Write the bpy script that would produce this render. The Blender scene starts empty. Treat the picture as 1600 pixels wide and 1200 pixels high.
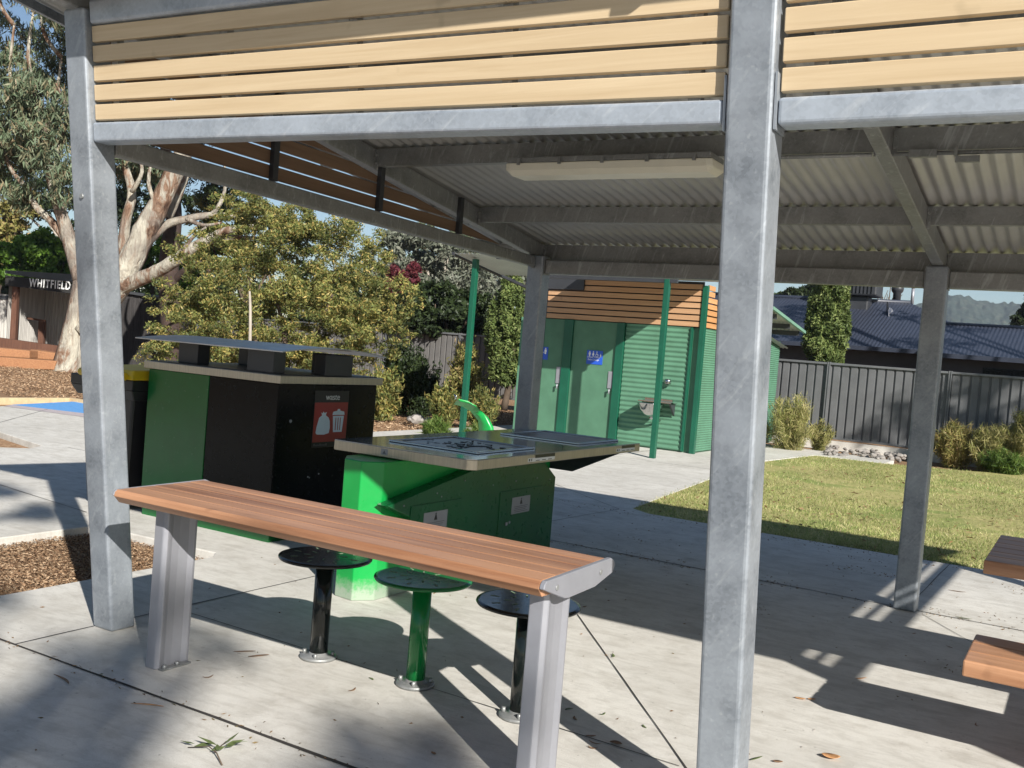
import bpy, bmesh, math, random
import numpy as np
from mathutils import Vector, Matrix
random.seed(7); rng = np.random.default_rng(11)
S = bpy.context.scene
COL = S.collection
PI = math.pi
R = math.radians

# ------------------------------------------------------------------ camera
F = 1550.0
yaw = R(120.218); roll = math.atan(0.082)
pitch = math.atan((600 - 546.34) * math.cos(roll) / F)
CAM = Vector((0, 0, 1.5))
FW = Vector((math.cos(yaw) * math.cos(pitch), math.sin(yaw) * math.cos(pitch), -math.sin(pitch)))
_r0 = Vector((math.sin(yaw), -math.cos(yaw), 0)); _u0 = _r0.cross(FW)
RT = _r0 * math.cos(roll) + _u0 * math.sin(roll)
UP = _u0 * math.cos(roll) - _r0 * math.sin(roll)
cd = bpy.data.cameras.new('camera'); cam = bpy.data.objects.new('camera', cd); COL.objects.link(cam)
cd.sensor_width = 36; cd.lens = F / 1600 * 36; cd.clip_end = 5000; cd.clip_start = 0.05
M = Matrix.Identity(4)
for i in range(3):
    M[i][0] = RT[i]; M[i][1] = UP[i]; M[i][2] = -FW[i]; M[i][3] = CAM[i]
cam.matrix_world = M
S.camera = cam

def at(x, y, d):
    """world point seen at picture point x, y of the 1600 x 1200 photo, d metres ahead"""
    return CAM + (FW + RT * ((x - 800) / F) + UP * ((600 - y) / F)) * d

# ------------------------------------------------------------------ light
SUN = Vector((1.48, -1.05, 1.0)).normalized()
EL = math.asin(SUN.z); AZ = math.atan2(SUN.x, SUN.y)
w = bpy.data.worlds.new('World'); S.world = w; w.use_nodes = True
nt = w.node_tree; nt.nodes.clear()
sky = nt.nodes.new('ShaderNodeTexSky'); sky.sky_type = 'NISHITA'; sky.sun_disc = False
sky.sun_elevation = EL; sky.sun_rotation = AZ; sky.air_density = 1.0; sky.dust_density = 0.3; sky.ozone_density = 2.2
bg = nt.nodes.new('ShaderNodeBackground'); bg.inputs['Strength'].default_value = 0.056
wo = nt.nodes.new('ShaderNodeOutputWorld')
nt.links.new(sky.outputs[0], bg.inputs[0]); nt.links.new(bg.outputs[0], wo.inputs[0])
ld = bpy.data.lights.new('sun', 'SUN'); ld.energy = 5.0; ld.angle = R(0.53); ld.color = (1.0, 0.955, 0.885)
sun = bpy.data.objects.new('sun', ld); COL.objects.link(sun)
sun.rotation_euler = SUN.to_track_quat('Z', 'Y').to_euler()
S.view_settings.view_transform = 'Standard'; S.view_settings.look = 'None'
S.view_settings.exposure = 0.74; S.view_settings.gamma = 1.0
S.cycles.max_bounces = 6; S.cycles.diffuse_bounces = 3; S.cycles.glossy_bounces = 3
S.cycles.transparent_max_bounces = 6; S.cycles.use_denoising = True

# ------------------------------------------------------------------ materials
def lin(c):
    return tuple((v / 12.92 if v <= 0.04045 else ((v + 0.055) / 1.055) ** 2.4) for v in c)

class NT:
    def __init__(s, name):
        s.m = bpy.data.materials.new(name); s.m.use_nodes = True
        s.t = s.m.node_tree; s.p = s.t.nodes['Principled BSDF']
    def n(s, typ, **kw):
        nd = s.t.nodes.new(typ)
        for k, v in kw.items(): setattr(nd, k, v)
        return nd
    def l(s, a, b): s.t.links.new(a, b)
    def pos(s, scale=(1, 1, 1), rot=(0, 0, 0)):
        g = s.n('ShaderNodeNewGeometry'); mp = s.n('ShaderNodeMapping')
        mp.inputs['Scale'].default_value = scale; mp.inputs['Rotation'].default_value = rot
        s.l(g.outputs['Position'], mp.inputs['Vector']); return mp.outputs[0]
    def tpos(s, scale, rot):
        v = s.pos(scale, rot); s.t.nodes[-1].vector_type = 'TEXTURE'; return v
    def noise(s, scale, detail=5, rough=0.55, vec=None, dist=0.0):
        nd = s.n('ShaderNodeTexNoise'); nd.inputs['Scale'].default_value = scale
        nd.inputs['Detail'].default_value = detail; nd.inputs['Roughness'].default_value = rough
        nd.inputs['Distortion'].default_value = dist
        s.l(vec if vec is not None else s.pos(), nd.inputs['Vector']); return nd.outputs['Fac']
    def ramp(s, fac, stops):
        r = s.n('ShaderNodeValToRGB'); e = r.color_ramp.elements
        while len(e) < len(stops): e.new(0.5)
        for i, (p, c) in enumerate(stops):
            e[i].position = p; e[i].color = (*c, 1) if len(c) == 3 else c
        s.l(fac, r.inputs[0]); return r.outputs[0]
    def mix(s, fac, a, b, blend='MIX'):
        m = s.n('ShaderNodeMix', data_type='RGBA', blend_type=blend)
        for sock, v in ((m.inputs[0], fac), (m.inputs[6], a), (m.inputs[7], b)):
            if hasattr(v, 'is_linked') or hasattr(v, 'links'): s.l(v, sock)
            elif isinstance(v, (int, float)): sock.default_value = v
            else: sock.default_value = (*v, 1)
        return m.outputs[2]
    def math(s, op, a, b=0.0, clamp=False):
        m = s.n('ShaderNodeMath', operation=op, use_clamp=clamp)
        for sock, v in ((m.inputs[0], a), (m.inputs[1], b)):
            if isinstance(v, (int, float)): sock.default_value = v
            else: s.l(v, sock)
        return m.outputs[0]
    def bump(s, h, strength=0.3, dist=0.01):
        b = s.n('ShaderNodeBump'); b.inputs['Strength'].default_value = strength; b.inputs['Distance'].default_value = dist
        s.l(h, b.inputs['Height']); s.l(b.outputs[0], s.p.inputs['Normal'])
    def set(s, rough=0.5, metal=0.0, spec=None, col=None):
        s.p.inputs['Roughness'].default_value = rough; s.p.inputs['Metallic'].default_value = metal
        if spec is not None: s.p.inputs['Specular IOR Level'].default_value = spec
        if col is not None:
            if isinstance(col, tuple): s.p.inputs['Base Color'].default_value = (*col, 1)
            else: s.l(col, s.p.inputs['Base Color'])
        return s.m

def plain(name, col, rough=0.5, metal=0.0, var=0.12, scale=6.0, bump=0.0, spec=None, bscale=60):
    t = NT(name)
    a = tuple(max(0, c * (1 - var)) for c in col); b = tuple(min(1, c * (1 + var)) for c in col)
    f = t.noise(scale, 6, 0.6)
    c = t.ramp(f, [(0.3, a), (0.7, b)])
    rr = t.math('MULTIPLY_ADD', t.noise(scale * 3, 3), 0.2); t.t.nodes[-1]
    t.set(rough, metal, spec, c)
    if bump: t.bump(t.noise(bscale, 4), bump, 0.004)
    return t.m

def painted(name, col, rough=0.35, dirt=(0.16, 0.14, 0.1), dirtamt=0.25, spec=0.5, grime=0):
    """paint with faint mottling, dusty patches and small chips"""
    t = NT(name)
    base = t.ramp(t.noise(3, 6, .6), [(0.3, tuple(c * .86 for c in col)), (0.7, tuple(c * 1.12 for c in col))])
    d = t.ramp(t.noise(9, 8, .7), [(0.56, (0, 0, 0)), (0.8, (dirtamt,) * 3)])
    c = t.mix(t.math('MULTIPLY', d, 1.0), base, dirt)
    if grime:
        sx = t.n('ShaderNodeSeparateXYZ'); t.l(t.pos(), sx.inputs[0])
        hgt = t.math('SUBTRACT', 1.0, t.math('DIVIDE', sx.outputs[2], grime), True)
        gm = t.ramp(t.math('MULTIPLY', hgt, t.math('ADD', t.noise(40, 6, .75), .25)), [(.32, (0, 0, 0)), (.62, (.8,) * 3)])
        c = t.mix(gm, c, (.36, .38, .33))
    t.set(rough, 0, spec, c)
    t.l(t.math('ADD', t.math('MULTIPLY', t.noise(25, 4), .25), rough - .12), t.p.inputs['Roughness'])
    t.bump(t.noise(120, 3), .06, .003)
    return t.m

def galv(name, streak_rot=0.6, tint=(0.31, 0.345, 0.385), dark=(0.20, 0.225, 0.26), streak=.34):
    """hot-dip galvanised steel: cloudy spangle, pale streaks"""
    t = NT(name)
    _pos = t.pos
    def opos(scale=(1, 1, 1), rot=(0, 0, 0)):
        g = t.n('ShaderNodeNewGeometry'); oi = t.n('ShaderNodeObjectInfo'); ad = t.n('ShaderNodeVectorMath', operation='MULTIPLY_ADD')
        cx_ = t.n('ShaderNodeCombineXYZ')
        for i_ in range(3): t.l(oi.outputs['Random'], cx_.inputs[i_])
        t.l(cx_.outputs[0], ad.inputs[0]); ad.inputs[1].default_value = (37, 53, 71); t.l(g.outputs['Position'], ad.inputs[2])
        mp = t.n('ShaderNodeMapping'); mp.inputs['Scale'].default_value = scale; mp.inputs['Rotation'].default_value = rot
        t.l(ad.outputs[0], mp.inputs['Vector']); return mp.outputs[0]
    t.pos = opos
    v = t.n('ShaderNodeTexVoronoi'); v.inputs['Scale'].default_value = 90; t.l(t.pos(), v.inputs['Vector'])
    sp = t.n('ShaderNodeSeparateColor'); t.l(v.outputs['Color'], sp.inputs[0])
    cloud = t.noise(5, 8, .62)
    base = t.ramp(cloud, [(0.3, dark), (0.5, tint), (0.72, tuple(min(1, c * 1.22) for c in tint))])
    base = t.mix(t.math('MULTIPLY', sp.outputs[0], .34), base, tuple(c * 1.4 for c in tint))
    st = t.noise(3.2, 4, .6, t.tpos((1 / 9, 1 / 9, 1 / .9), (0, streak_rot, 0.0)), .6)
    base = t.mix(t.ramp(st, [(0.57, (0, 0, 0)), (0.70, (streak,) * 3)]), base, (.66, .69, .71))
    spots = t.noise(46, 2, .4)
    base = t.mix(t.ramp(spots, [(0.68, (0, 0, 0)), (0.76, (.14, .14, .14))]), base, (.7, .72, .72))
    t.set(.48, .42, .5, base)
    t.l(t.math('ADD', t.math('MULTIPLY', cloud, .3), .3), t.p.inputs['Roughness'])
    t.bump(t.noise(30, 5), .05, .004)
    return t.m

def wood(name, dark, light, axis='x', rough=.55, scale=1.0, stripe=0.0, plank=0.0):
    t = NT(name)
    sc = {'x': (1.1, 26, 26), 'y': (26, 1.1, 26), 'z': (26, 26, 1.1)}[axis]
    sc = tuple(s * scale for s in sc)
    g = t.noise(1.6, 8, .62, t.pos(sc), .7)
    c = t.ramp(g, [(0.28, dark), (0.72, light)])
    if stripe:
        g2 = t.noise(.5, 3, .5, t.pos(tuple(s * 1.0 for s in sc)), .2)
        c = t.mix(t.ramp(g2, [(0.45, (0, 0, 0)), (0.62, (stripe,) * 3)]), c, tuple(min(1, l * 1.35) for l in light))
    gi = t.n('ShaderNodeNewGeometry')
    c = t.mix(t.math('MULTIPLY', gi.outputs['Random Per Island'], .35), c, tuple(d * .8 for d in dark))
    big = t.noise(1.5, 3)
    c = t.mix(t.ramp(big, [(0.4, (0, 0, 0)), (0.7, (.25, .25, .25))]), c, dark)
    kn = t.noise(7, 2, .5)
    c = t.mix(t.ramp(kn, [(0.70, (0, 0, 0)), (0.76, (.35, .35, .35))]), c, tuple(d * .6 for d in dark))
    t.set(rough, 0, .35, c); t.bump(g, .12, .003)
    return t.m

def leafmat(name, cols, trans=.35, rough=.5, clump=1.2, dark=.55):
    t = NT(name)
    g = t.n('ShaderNodeNewGeometry')
    c = t.ramp(g.outputs['Random Per Island'], [(i / max(1, len(cols) - 1), k) for i, k in enumerate(cols)])
    cl = t.noise(clump, 3, .5)
    c = t.mix(t.ramp(cl, [(0.35, (dark,) * 3), (0.6, (0, 0, 0))]), c, tuple(k * .55 for k in cols[0]))
    t.set(rough, 0, .3, c)
    tr = t.n('ShaderNodeBsdfTranslucent'); t.l(c, tr.inputs[0])
    mx = t.n('ShaderNodeMixShader'); mx.inputs[0].default_value = trans
    out = t.t.nodes['Material Output']
    t.l(t.p.outputs[0], mx.inputs[1]); t.l(tr.outputs[0], mx.inputs[2]); t.l(mx.outputs[0], out.inputs[0])
    return t.m

def concrete(name, a, b, stain):
    t = NT(name)
    n1 = t.noise(.9, 8, .6, None, .4); n2 = t.noise(6, 8, .7); n3 = t.noise(160, 3, .6)
    c = t.ramp(n1, [(0.32, a), (0.68, b)])
    c = t.mix(t.ramp(n2, [(0.46, (0, 0, 0)), (0.72, (.55,) * 3)]), c, stain)
    wv = t.noise(2.4, 7, .7, t.pos((1.0, 3.2, 1), (0, 0, -.35)), 2.6)
    c = t.mix(t.ramp(wv, [(0.50, (0, 0, 0)), (0.60, (.20,) * 3), (0.72, (.03,) * 3)]), c, tuple(k * .72 for k in stain))
    ag = t.noise(420, 2, .5)
    c = t.mix(t.ramp(ag, [(0.36, (.4,) * 3), (0.46, (0, 0, 0))]), c, tuple(k * .6 for k in a))
    # trowel arcs: stretched noise
    n4 = t.noise(1.6, 6, .65, t.pos((1.2, 5, 1), (0, 0, .5)), 1.2)
    c = t.mix(t.ramp(n4, [(0.52, (0, 0, 0)), (0.66, (.22,) * 3)]), c, tuple(k * .7 for k in stain))
    c = t.mix(t.ramp(n3, [(0.35, (.3,) * 3), (0.5, (0, 0, 0))]), c, tuple(k * .75 for k in a))
    sp = t.noise(34, 2, .5)
    c = t.mix(t.ramp(sp, [(0.70, (0, 0, 0)), (0.75, (.5,) * 3)]), c, (.12, .11, .1))
    # soft dark patches where leaves have stained it
    n5 = t.noise(2.1, 4, .6)
    c = t.mix(t.ramp(n5, [(0.60, (0, 0, 0)), (0.74, (.35,) * 3)]), c, (.2, .18, .15))
    t.set(.82, 0, .25, c)
    t.bump(t.math('ADD', t.math('MULTIPLY', n3, .5), n2), .18, .004)
    return t.m

MT = {}
MT['concrete'] = concrete('concrete', (.53, .51, .465), (.66, .64, .59), (.36, .33, .28))
MT['joint'] = plain('joint_dirt', (.035, .03, .026), .95, 0, .4, 20)
MT['galv'] = galv('galvanised_steel', .6, (.265, .29, .32), (.155, .175, .20), .16)
MT['galv_beam'] = galv('galvanised_beam', .9, (.37, .41, .46), (.25, .285, .335))
MT['galv_dull'] = galv('galvanised_dull', .3, (.24, .245, .24), (.165, .17, .168))
MT['zinc_sheet'] = plain('zinc_roof_sheet', (.47, .465, .44), .4, .3, .10, 2)
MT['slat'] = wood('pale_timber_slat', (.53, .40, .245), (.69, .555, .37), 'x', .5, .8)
MT['slat_y'] = wood('shaded_timber_slat', (.15, .092, .058), (.235, .15, .095), 'y', .5, .8)  # gable slats: their shade under the roof is darkened into the timber colour
MT['slat_t'] = wood('orange_timber_slat', (.40, .225, .12), (.56, .35, .20), 'x', .5, .8)
MT['slat_ty'] = wood('orange_timber_slat_side', (.46, .22, .09), (.64, .36, .16), 'y', .5, .8)
MT['table'] = wood('red_brown_timber', (.20, .085, .042), (.42, .225, .125), 'x', .36, .75, .7)
MT['picnic'] = wood('orange_brown_timber', (.27, .125, .062), (.50, .28, .16), 'x', .4, .8, .5)
MT['alu'] = plain('satin_aluminium', (.31, .315, .345), .42, .4, .06, 9, .03)
MT['steel'] = plain('brushed_stainless', (.50, .50, .50), .10, 1.0, .10, 5)
MT['canopy_steel'] = plain('dull_stainless', (.42, .44, .47), .34, .8, .2, 5)
MT['steel_edge'] = wood('stainless_edge', (.42, .37, .29), (.62, .55, .43), 'z', .38, 2.0)
MT['steel_edge'].node_tree.nodes['Principled BSDF'].inputs['Metallic'].default_value = .6
MT['hotplate'] = plain('burnt_hotplate', (.12, .10, .09), .3, .8, .5, 12)
MT['grease'] = plain('burnt_grease', (.008, .007, .006), .35, 0, .3, 30, .4)
MT['bright_green'] = painted('bright_green_paint', (.006, .30, .055), .32, (.25, .3, .2), .12, .5, .22)
MT['door_green'] = painted('shaded_green_paint', (.006, .085, .028), .3, (.05, .08, .05), .12)  # bench top's shade on the housing and doors is put into this green
MT['bin_green'] = painted('satin_green_panel', (.008, .115, .028), .22, (.04, .07, .03), .12)
MT['bin_black'] = painted('satin_black_panel', (.003, .0036, .0042), .24, (.012, .013, .013), .15, .16)
MT['charcoal'] = painted('charcoal_paint', (.035, .037, .042), .4, (.1, .1, .09), .2)
MT['stool'] = painted('stool_green_paint', (.004, .15, .032), .16, (.03, .06, .03), .05)
MT['toilet_green'] = painted('pale_green_wall', (.088, .205, .132), .6, (.14, .22, .13), .2, .3)
MT['toilet_door'] = painted('green_door', (.078, .18, .114), .55, (.14, .22, .13), .2, .3)
MT['post_green'] = painted('post_green_paint', (.006, .085, .048), .35, (.06, .12, .08), .15)
MT['trim_green'] = painted('light_green_trim', (.16, .30, .22), .45)
MT['slate'] = painted('slate_green_paint', (.07, .10, .10), .45, (.1, .12, .11), .2)
MT['black'] = plain('black_plastic', (.016, .016, .017), .42, 0, .25, 12)
MT['yellow'] = plain('yellow_plastic', (.62, .42, .01), .4, 0, .1, 8)
MT['white'] = plain('white_marking', (.72, .73, .72), .45, 0, .05, 9)
MT['signblack'] = plain('sign_black', (.012, .012, .014), .3, 0, .1, 9)
MT['signred'] = plain('sign_red', (.33, .035, .03), .3, 0, .08, 9)
MT['signblue'] = plain('sign_blue', (.02, .09, .5), .35, 0, .06, 9)
MT['pictogram'] = plain('pictogram_pale_blue', (.62, .72, .8), .35, 0, .05, 9)
MT['diffuser'] = plain('yellowed_diffuser', (.66, .63, .52), .35, 0, .05, 7)
MT['fence'] = painted('grey_steel_fence', (.125, .128, .132), .5, (.12, .12, .11), .3, .3)
MT['fence_old'] = painted('weathered_grey_fence', (.135, .13, .125), .75, (.07, .065, .06), .5, .2)
MT['fence_rail'] = painted('fence_rail', (.12, .125, .13), .5)
MT['roof_dark'] = painted('slate_blue_roof', (.032, .038, .056), .42, (.07, .07, .075), .3)
MT['brick_dark'] = painted('grey_house_wall', (.055, .055, .06), .8)
MT['rust_sheet'] = wood('old_corrugated_iron', (.30, .285, .26), (.62, .60, .56), 'z', .55, .35)
MT['rust_post'] = wood('rusty_brown_post', (.07, .03, .018), (.17, .08, .05), 'z', .8)
MT['dark_board'] = wood('black_weathered_board', (.012, .011, .011), (.07, .065, .065), 'z', .85)
MT['fascia_board'] = wood('blackened_fascia', (.012, .012, .012), (.03, .03, .03), 'x', .8)
MT['red_timber'] = wood('red_gum_sleeper', (.24, .105, .05), (.43, .22, .105), 'x', .7)
MT['mulch'] = None
MT['rock'] = plain('pale_rock', (.24, .22, .20), .9, 0, .5, 6, .4, None, 20)
MT['wheel'] = plain('rubber', (.012, .012, .012), .8)
MT['blue_ground'] = plain('blue_softfall', (.10, .30, .62), .85, 0, .12, 14)
MT['pink_ground'] = plain('grey_softfall', (.42, .37, .38), .85, 0, .1, 14)
MT['edge'] = plain('timber_edging', (.52, .40, .24), .8, 0, .2, 9)
t = NT('gum_bark')
c = t.ramp(t.noise(1.0, 7, .65, t.pos((2.2, 2.2, .8)), .8), [(0.38, (.07, .035, .022)), (0.46, (.24, .15, .10)), (0.50, (.33, .30, .25)), (0.58, (.47, .44, .36)), (0.75, (.58, .55, .47))])
c = t.mix(t.ramp(t.noise(.55, 4, .6), [(.54, (0, 0, 0)), (.62, (.7,) * 3)]), c, (.20, .17, .145))
c = t.mix(t.ramp(t.noise(1.6, 8, .7, t.pos((6, 6, .7)), 1.0), [(.52, (0, 0, 0)), (.60, (.55,) * 3)]), c, (.25, .19, .14))
t.set(.75, 0, .2, c); t.bump(t.noise(5, 8, .65, t.pos((2, 2, .6)), .6), .9, .12); MT['gum_bark'] = t.m
MT['dark_bark'] = plain('dark_bark', (.045, .028, .022), .9, 0, .6, 3, .6, None, 6)
MT['grey_bark'] = plain('grey_bark', (.34, .30, .25), .85, 0, .3, 2, .4, None, 8)
MT['brown_bark'] = plain('brown_bark', (.09, .065, .045), .9, 0, .4, 3, .5, None, 9)

def ground_mat(name, stops, scale, chips=True, bump=.6, patch=None):
    t = NT(name)
    n = t.noise(scale, 9, .72, None, .5); n2 = t.noise(.5, 4)
    c = t.ramp(n, stops)
    c = t.mix(t.ramp(n2, [(.4, (0, 0, 0)), (.65, (.35,) * 3)]), c, tuple(k * .7 for k in stops[0][1]))
    if patch:
        c = t.mix(t.ramp(t.noise(.8, 5, .6, None, .6), [(.50, (0, 0, 0)), (.64, (.75,) * 3)]), c, patch)
    t.set(.92, 0, .15, c); t.bump(n, bump, .02); return t.m
MT['mulch'] = ground_mat('bark_mulch_ground', [(.30, (.11, .065, .035)), (.48, (.30, .18, .10)), (.62, (.46, .31, .19)), (.8, (.58, .44, .31))], 22)
MT['lawn'] = ground_mat('lawn_ground', [(.30, (.22, .22, .075)), (.5, (.38, .35, .14)), (.7, (.56, .47, .24))], 14, bump=.8, patch=(.17, .23, .06))
MT['grass'] = leafmat('grass_blade', [(.20, .28, .07), (.33, .39, .12), (.50, .47, .21), (.70, .60, .35)], .3, .6, .8, .6)
MT['chip'] = leafmat('bark_chip', [(.09, .05, .028), (.23, .135, .075), (.36, .24, .145), (.50, .37, .245)], .0, .85, .6, .2)
MT['hill'] = ground_mat('far_forest', [(.3, (.022, .036, .032)), (.5, (.05, .066, .052)), (.7, (.10, .10, .075))], .12, bump=.4)
GUM = [(.10, .145, .085), (.16, .215, .125), (.24, .29, .18), (.34, .25, .15), (.21, .27, .17), (.18, .24, .14)]
MT['gum_leaf'] = leafmat('gum_leaf', GUM, .3)
MT['grey_leaf'] = leafmat('grey_gum_leaf', [(.11, .13, .09), (.19, .21, .15), (.27, .275, .22), (.20, .22, .17)], .25)
MT['wattle_leaf'] = leafmat('wattle_leaf', [(.08, .12, .035), (.18, .21, .06), (.34, .34, .10), (.60, .43, .15), (.24, .27, .08), (.32, .32, .12)], .35, .5, 1.9, .75)
MT['dark_leaf'] = leafmat('dark_leaf', [(.018, .03, .012), (.035, .055, .02), (.06, .085, .028)], .25)
MT['lime_leaf'] = leafmat('lime_leaf', [(.07, .15, .018), (.15, .29, .035), (.25, .40, .07)], .35)
MT['cypress_leaf'] = leafmat('cypress_leaf', [(.10, .15, .04), (.18, .24, .07), (.30, .34, .12)], .3, .6, 2.5, .7)
MT['red_leaf'] = leafmat('red_leaf', [(.10, .02, .03), (.17, .035, .05), (.22, .07, .06)], .3)
MT['olive_leaf'] = leafmat('olive_leaf', [(.14, .15, .04), (.27, .26, .07), (.42, .36, .13), (.48, .33, .17)], .3)
MT['straw_leaf'] = leafmat('straw_leaf', [(.20, .22, .06), (.36, .34, .12), (.54, .45, .22), (.26, .30, .08)], .3)
MT['tuft_leaf'] = leafmat('tuft_leaf', [(.06, .12, .02), (.13, .21, .04), (.24, .30, .08)], .35)
MT['brown_leaf'] = leafmat('brown_leaf', [(.20, .12, .06), (.32, .2, .1), (.16, .14, .05)], .3)
MT['fallen'] = plain('fallen_leaf_brown', (.22, .13, .07), .7, 0, .3, 40)
MT['fallen_orange'] = plain('fallen_leaf_orange', (.58, .30, .13), .65, 0, .2, 30)
MT['fallen_green'] = plain('fallen_leaf_green', (.10, .13, .045), .6, 0, .3, 30)
MT['fallen_yellow'] = plain('fallen_leaf_yellow', (.6, .45, .08), .6, 0, .2, 30)

# ------------------------------------------------------------------ mesh helpers
ORG = {}
def tag(o, label, cat, group=None, kind=None):
    if label: o['label'] = label
    if cat: o['category'] = cat
    if group: o['group'] = group
    if kind: o['kind'] = kind
    return o
def thing(name, label, cat, loc=(0, 0, 0), group=None):
    o = bpy.data.objects.new(name, None); COL.objects.link(o)
    o.empty_display_size = .2; o.location = loc; ORG[o.name] = Vector(loc)
    return tag(o, label, cat, group)

class MB:
    """collects shapes in world coordinates and links them as one mesh object"""
    def __init__(s): s.v = []; s.f = []; s.sm = []; s.cuts = [(0, 0)]
    def cut(s):
        if len(s.v) > s.cuts[-1][0]: s.cuts.append((len(s.v), len(s.f)))
        return s
    def add(s, vs, fs, smooth=False):
        b = len(s.v); s.v += [tuple(v) for v in vs]
        s.f += [tuple(i + b for i in f) for f in fs]; s.sm += [smooth] * len(fs); return s
    def box(s, a, b):
        (x0, y0, z0), (x1, y1, z1) = a, b
        if x0 > x1: x0, x1 = x1, x0
        if y0 > y1: y0, y1 = y1, y0
        if z0 > z1: z0, z1 = z1, z0
        return s.hexa([(x0, y0, z0), (x1, y0, z0), (x1, y1, z0), (x0, y1, z0), (x0, y0, z1), (x1, y0, z1), (x1, y1, z1), (x0, y1, z1)])
    def hexa(s, p):
        return s.add(p, [(0, 3, 2, 1), (4, 5, 6, 7), (0, 1, 5, 4), (1, 2, 6, 5), (2, 3, 7, 6), (3, 0, 4, 7)])
    def prism(s, poly, vec):
        """polygon (3-D points) swept along vec"""
        n = len(poly); vec = Vector(vec); P = [Vector(p) for p in poly]; Q = [p + vec for p in P]
        nrm = Vector((0, 0, 0))
        for i in range(n): nrm += P[i].cross(P[(i + 1) % n])
        if nrm.dot(vec) > 0: P, Q = Q, P
        fs = [tuple(range(n)), tuple(range(2 * n - 1, n - 1, -1))]
        for i in range(n):
            j = (i + 1) % n; fs.append((i, i + n, j + n, j))
        return s.add(P + Q, fs)
    def tube(s, pts, rads, seg=10, cap=True, wob=0.0):
        pts = [Vector(p) for p in pts]
        if isinstance(rads, (int, float)): rads = [rads] * len(pts)
        vs = []; prev = None
        for i, p in enumerate(pts):
            d = (pts[min(i + 1, len(pts) - 1)] - pts[max(i - 1, 0)]).normalized()
            if prev is None:
                a = Vector((0, 0, 1)) if abs(d.z) < .9 else Vector((1, 0, 0))
                u = d.cross(a).normalized()
            else: u = (prev - d * prev.dot(d)).normalized()
            prev = u; v = d.cross(u)
            for k in range(seg):
                t = 2 * PI * k / seg; rr = rads[i] * (1 + wob * (random.random() - .5))
                vs.append(p + (u * math.cos(t) + v * math.sin(t)) * rr)
        fs = []
        for i in range(len(pts) - 1):
            for k in range(seg):
                k2 = (k + 1) % seg
                fs.append((i * seg + k, i * seg + k2, (i + 1) * seg + k2, (i + 1) * seg + k))
        s.add(vs, fs, True)
        if cap:
            b = len(s.v) - len(vs)
            s.f += [tuple(b + k for k in range(seg - 1, -1, -1)), tuple(b + (len(pts) - 1) * seg + k for k in range(seg))]; s.sm += [False, False]
        return s
    def lathe(s, c, prof, seg=32, smooth=True):
        """prof: list of (r, z) from bottom to top about the vertical axis at c"""
        c = Vector(c); vs = []
        for r, z in prof:
            for k in range(seg):
                t = 2 * PI * k / seg; vs.append((c.x + r * math.cos(t), c.y + r * math.sin(t), c.z + z))
        fs = []
        for i in range(len(prof) - 1):
            for k in range(seg):
                k2 = (k + 1) % seg; fs.append((i * seg + k, i * seg + k2, (i + 1) * seg + k2, (i + 1) * seg + k))
        s.add(vs, fs, smooth)
        b = len(s.v) - len(vs)
        s.f += [tuple(b + k for k in range(seg - 1, -1, -1)), tuple(b + (len(prof) - 1) * seg + k for k in range(seg))]; s.sm += [False, False]
        return s
    def build(s, name, mat, parent=None, bevel=0.0, seg=2):
        s.cut(); out = None
        for (a, fa), (b, fb) in zip(s.cuts, s.cuts[1:]):
            q = MB(); q.v = s.v[a:b]; q.f = [tuple(i - a for i in f) for f in s.f[fa:fb]]; q.sm = s.sm[fa:fb]
            o = q._build(name, mat, parent, bevel, seg); out = out or o
        return out
    def _build(s, name, mat, parent=None, bevel=0.0, seg=2):
        root = parent
        while root is not None and root.parent is not None: root = root.parent
        o0 = Vector((0, 0, 0)) if root is None else ORG.get(root.name, Vector((0, 0, 0)))
        if parent is None and s.v:
            pass
        me = bpy.data.meshes.new(name)
        me.from_pydata([tuple(Vector(v) - o0) for v in s.v], [], s.f); me.update()
        me.polygons.foreach_set('use_smooth', s.sm)
        o = bpy.data.objects.new(name, me); COL.objects.link(o)
        if parent is not None: o.parent = parent
        if mat is not None: me.materials.append(mat if not isinstance(mat, str) else MT[mat])
        if bevel:
            md = o.modifiers.new('bevel', 'BEVEL'); md.width = bevel; md.segments = seg; md.limit_method = 'ANGLE'; md.angle_limit = R(40)
        return o

def text(name, body, size, loc, rot, mat, parent, depth=.002, align='CENTER', sx=1.0, fat=0.0):
    cu = bpy.data.curves.new(name, 'FONT'); cu.body = body; cu.size = size; cu.extrude = depth; cu.offset = fat; cu.space_character = 1.22 if fat else 1.0; cu.align_x = align; cu.align_y = 'CENTER'
    tmp = bpy.data.objects.new('tmp', cu); COL.objects.link(tmp)
    dg = bpy.context.evaluated_depsgraph_get(); me = bpy.data.meshes.new_from_object(tmp.evaluated_get(dg))
    COL.objects.unlink(tmp); bpy.data.objects.remove(tmp)
    root = parent
    while root.parent is not None: root = root.parent
    mat4 = Matrix.Translation(Vector(loc) - ORG.get(root.name, Vector((0, 0, 0)))) @ Matrix.Rotation(rot[2], 4, 'Z') @ Matrix.Rotation(rot[0], 4, 'X') @ Matrix.Diagonal((sx, 1, 1, 1))
    me.transform(mat4); me.materials.clear(); me.materials.append(MT[mat])
    o = bpy.data.objects.new(name, me); COL.objects.link(o); o.parent = parent
    return o

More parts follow.
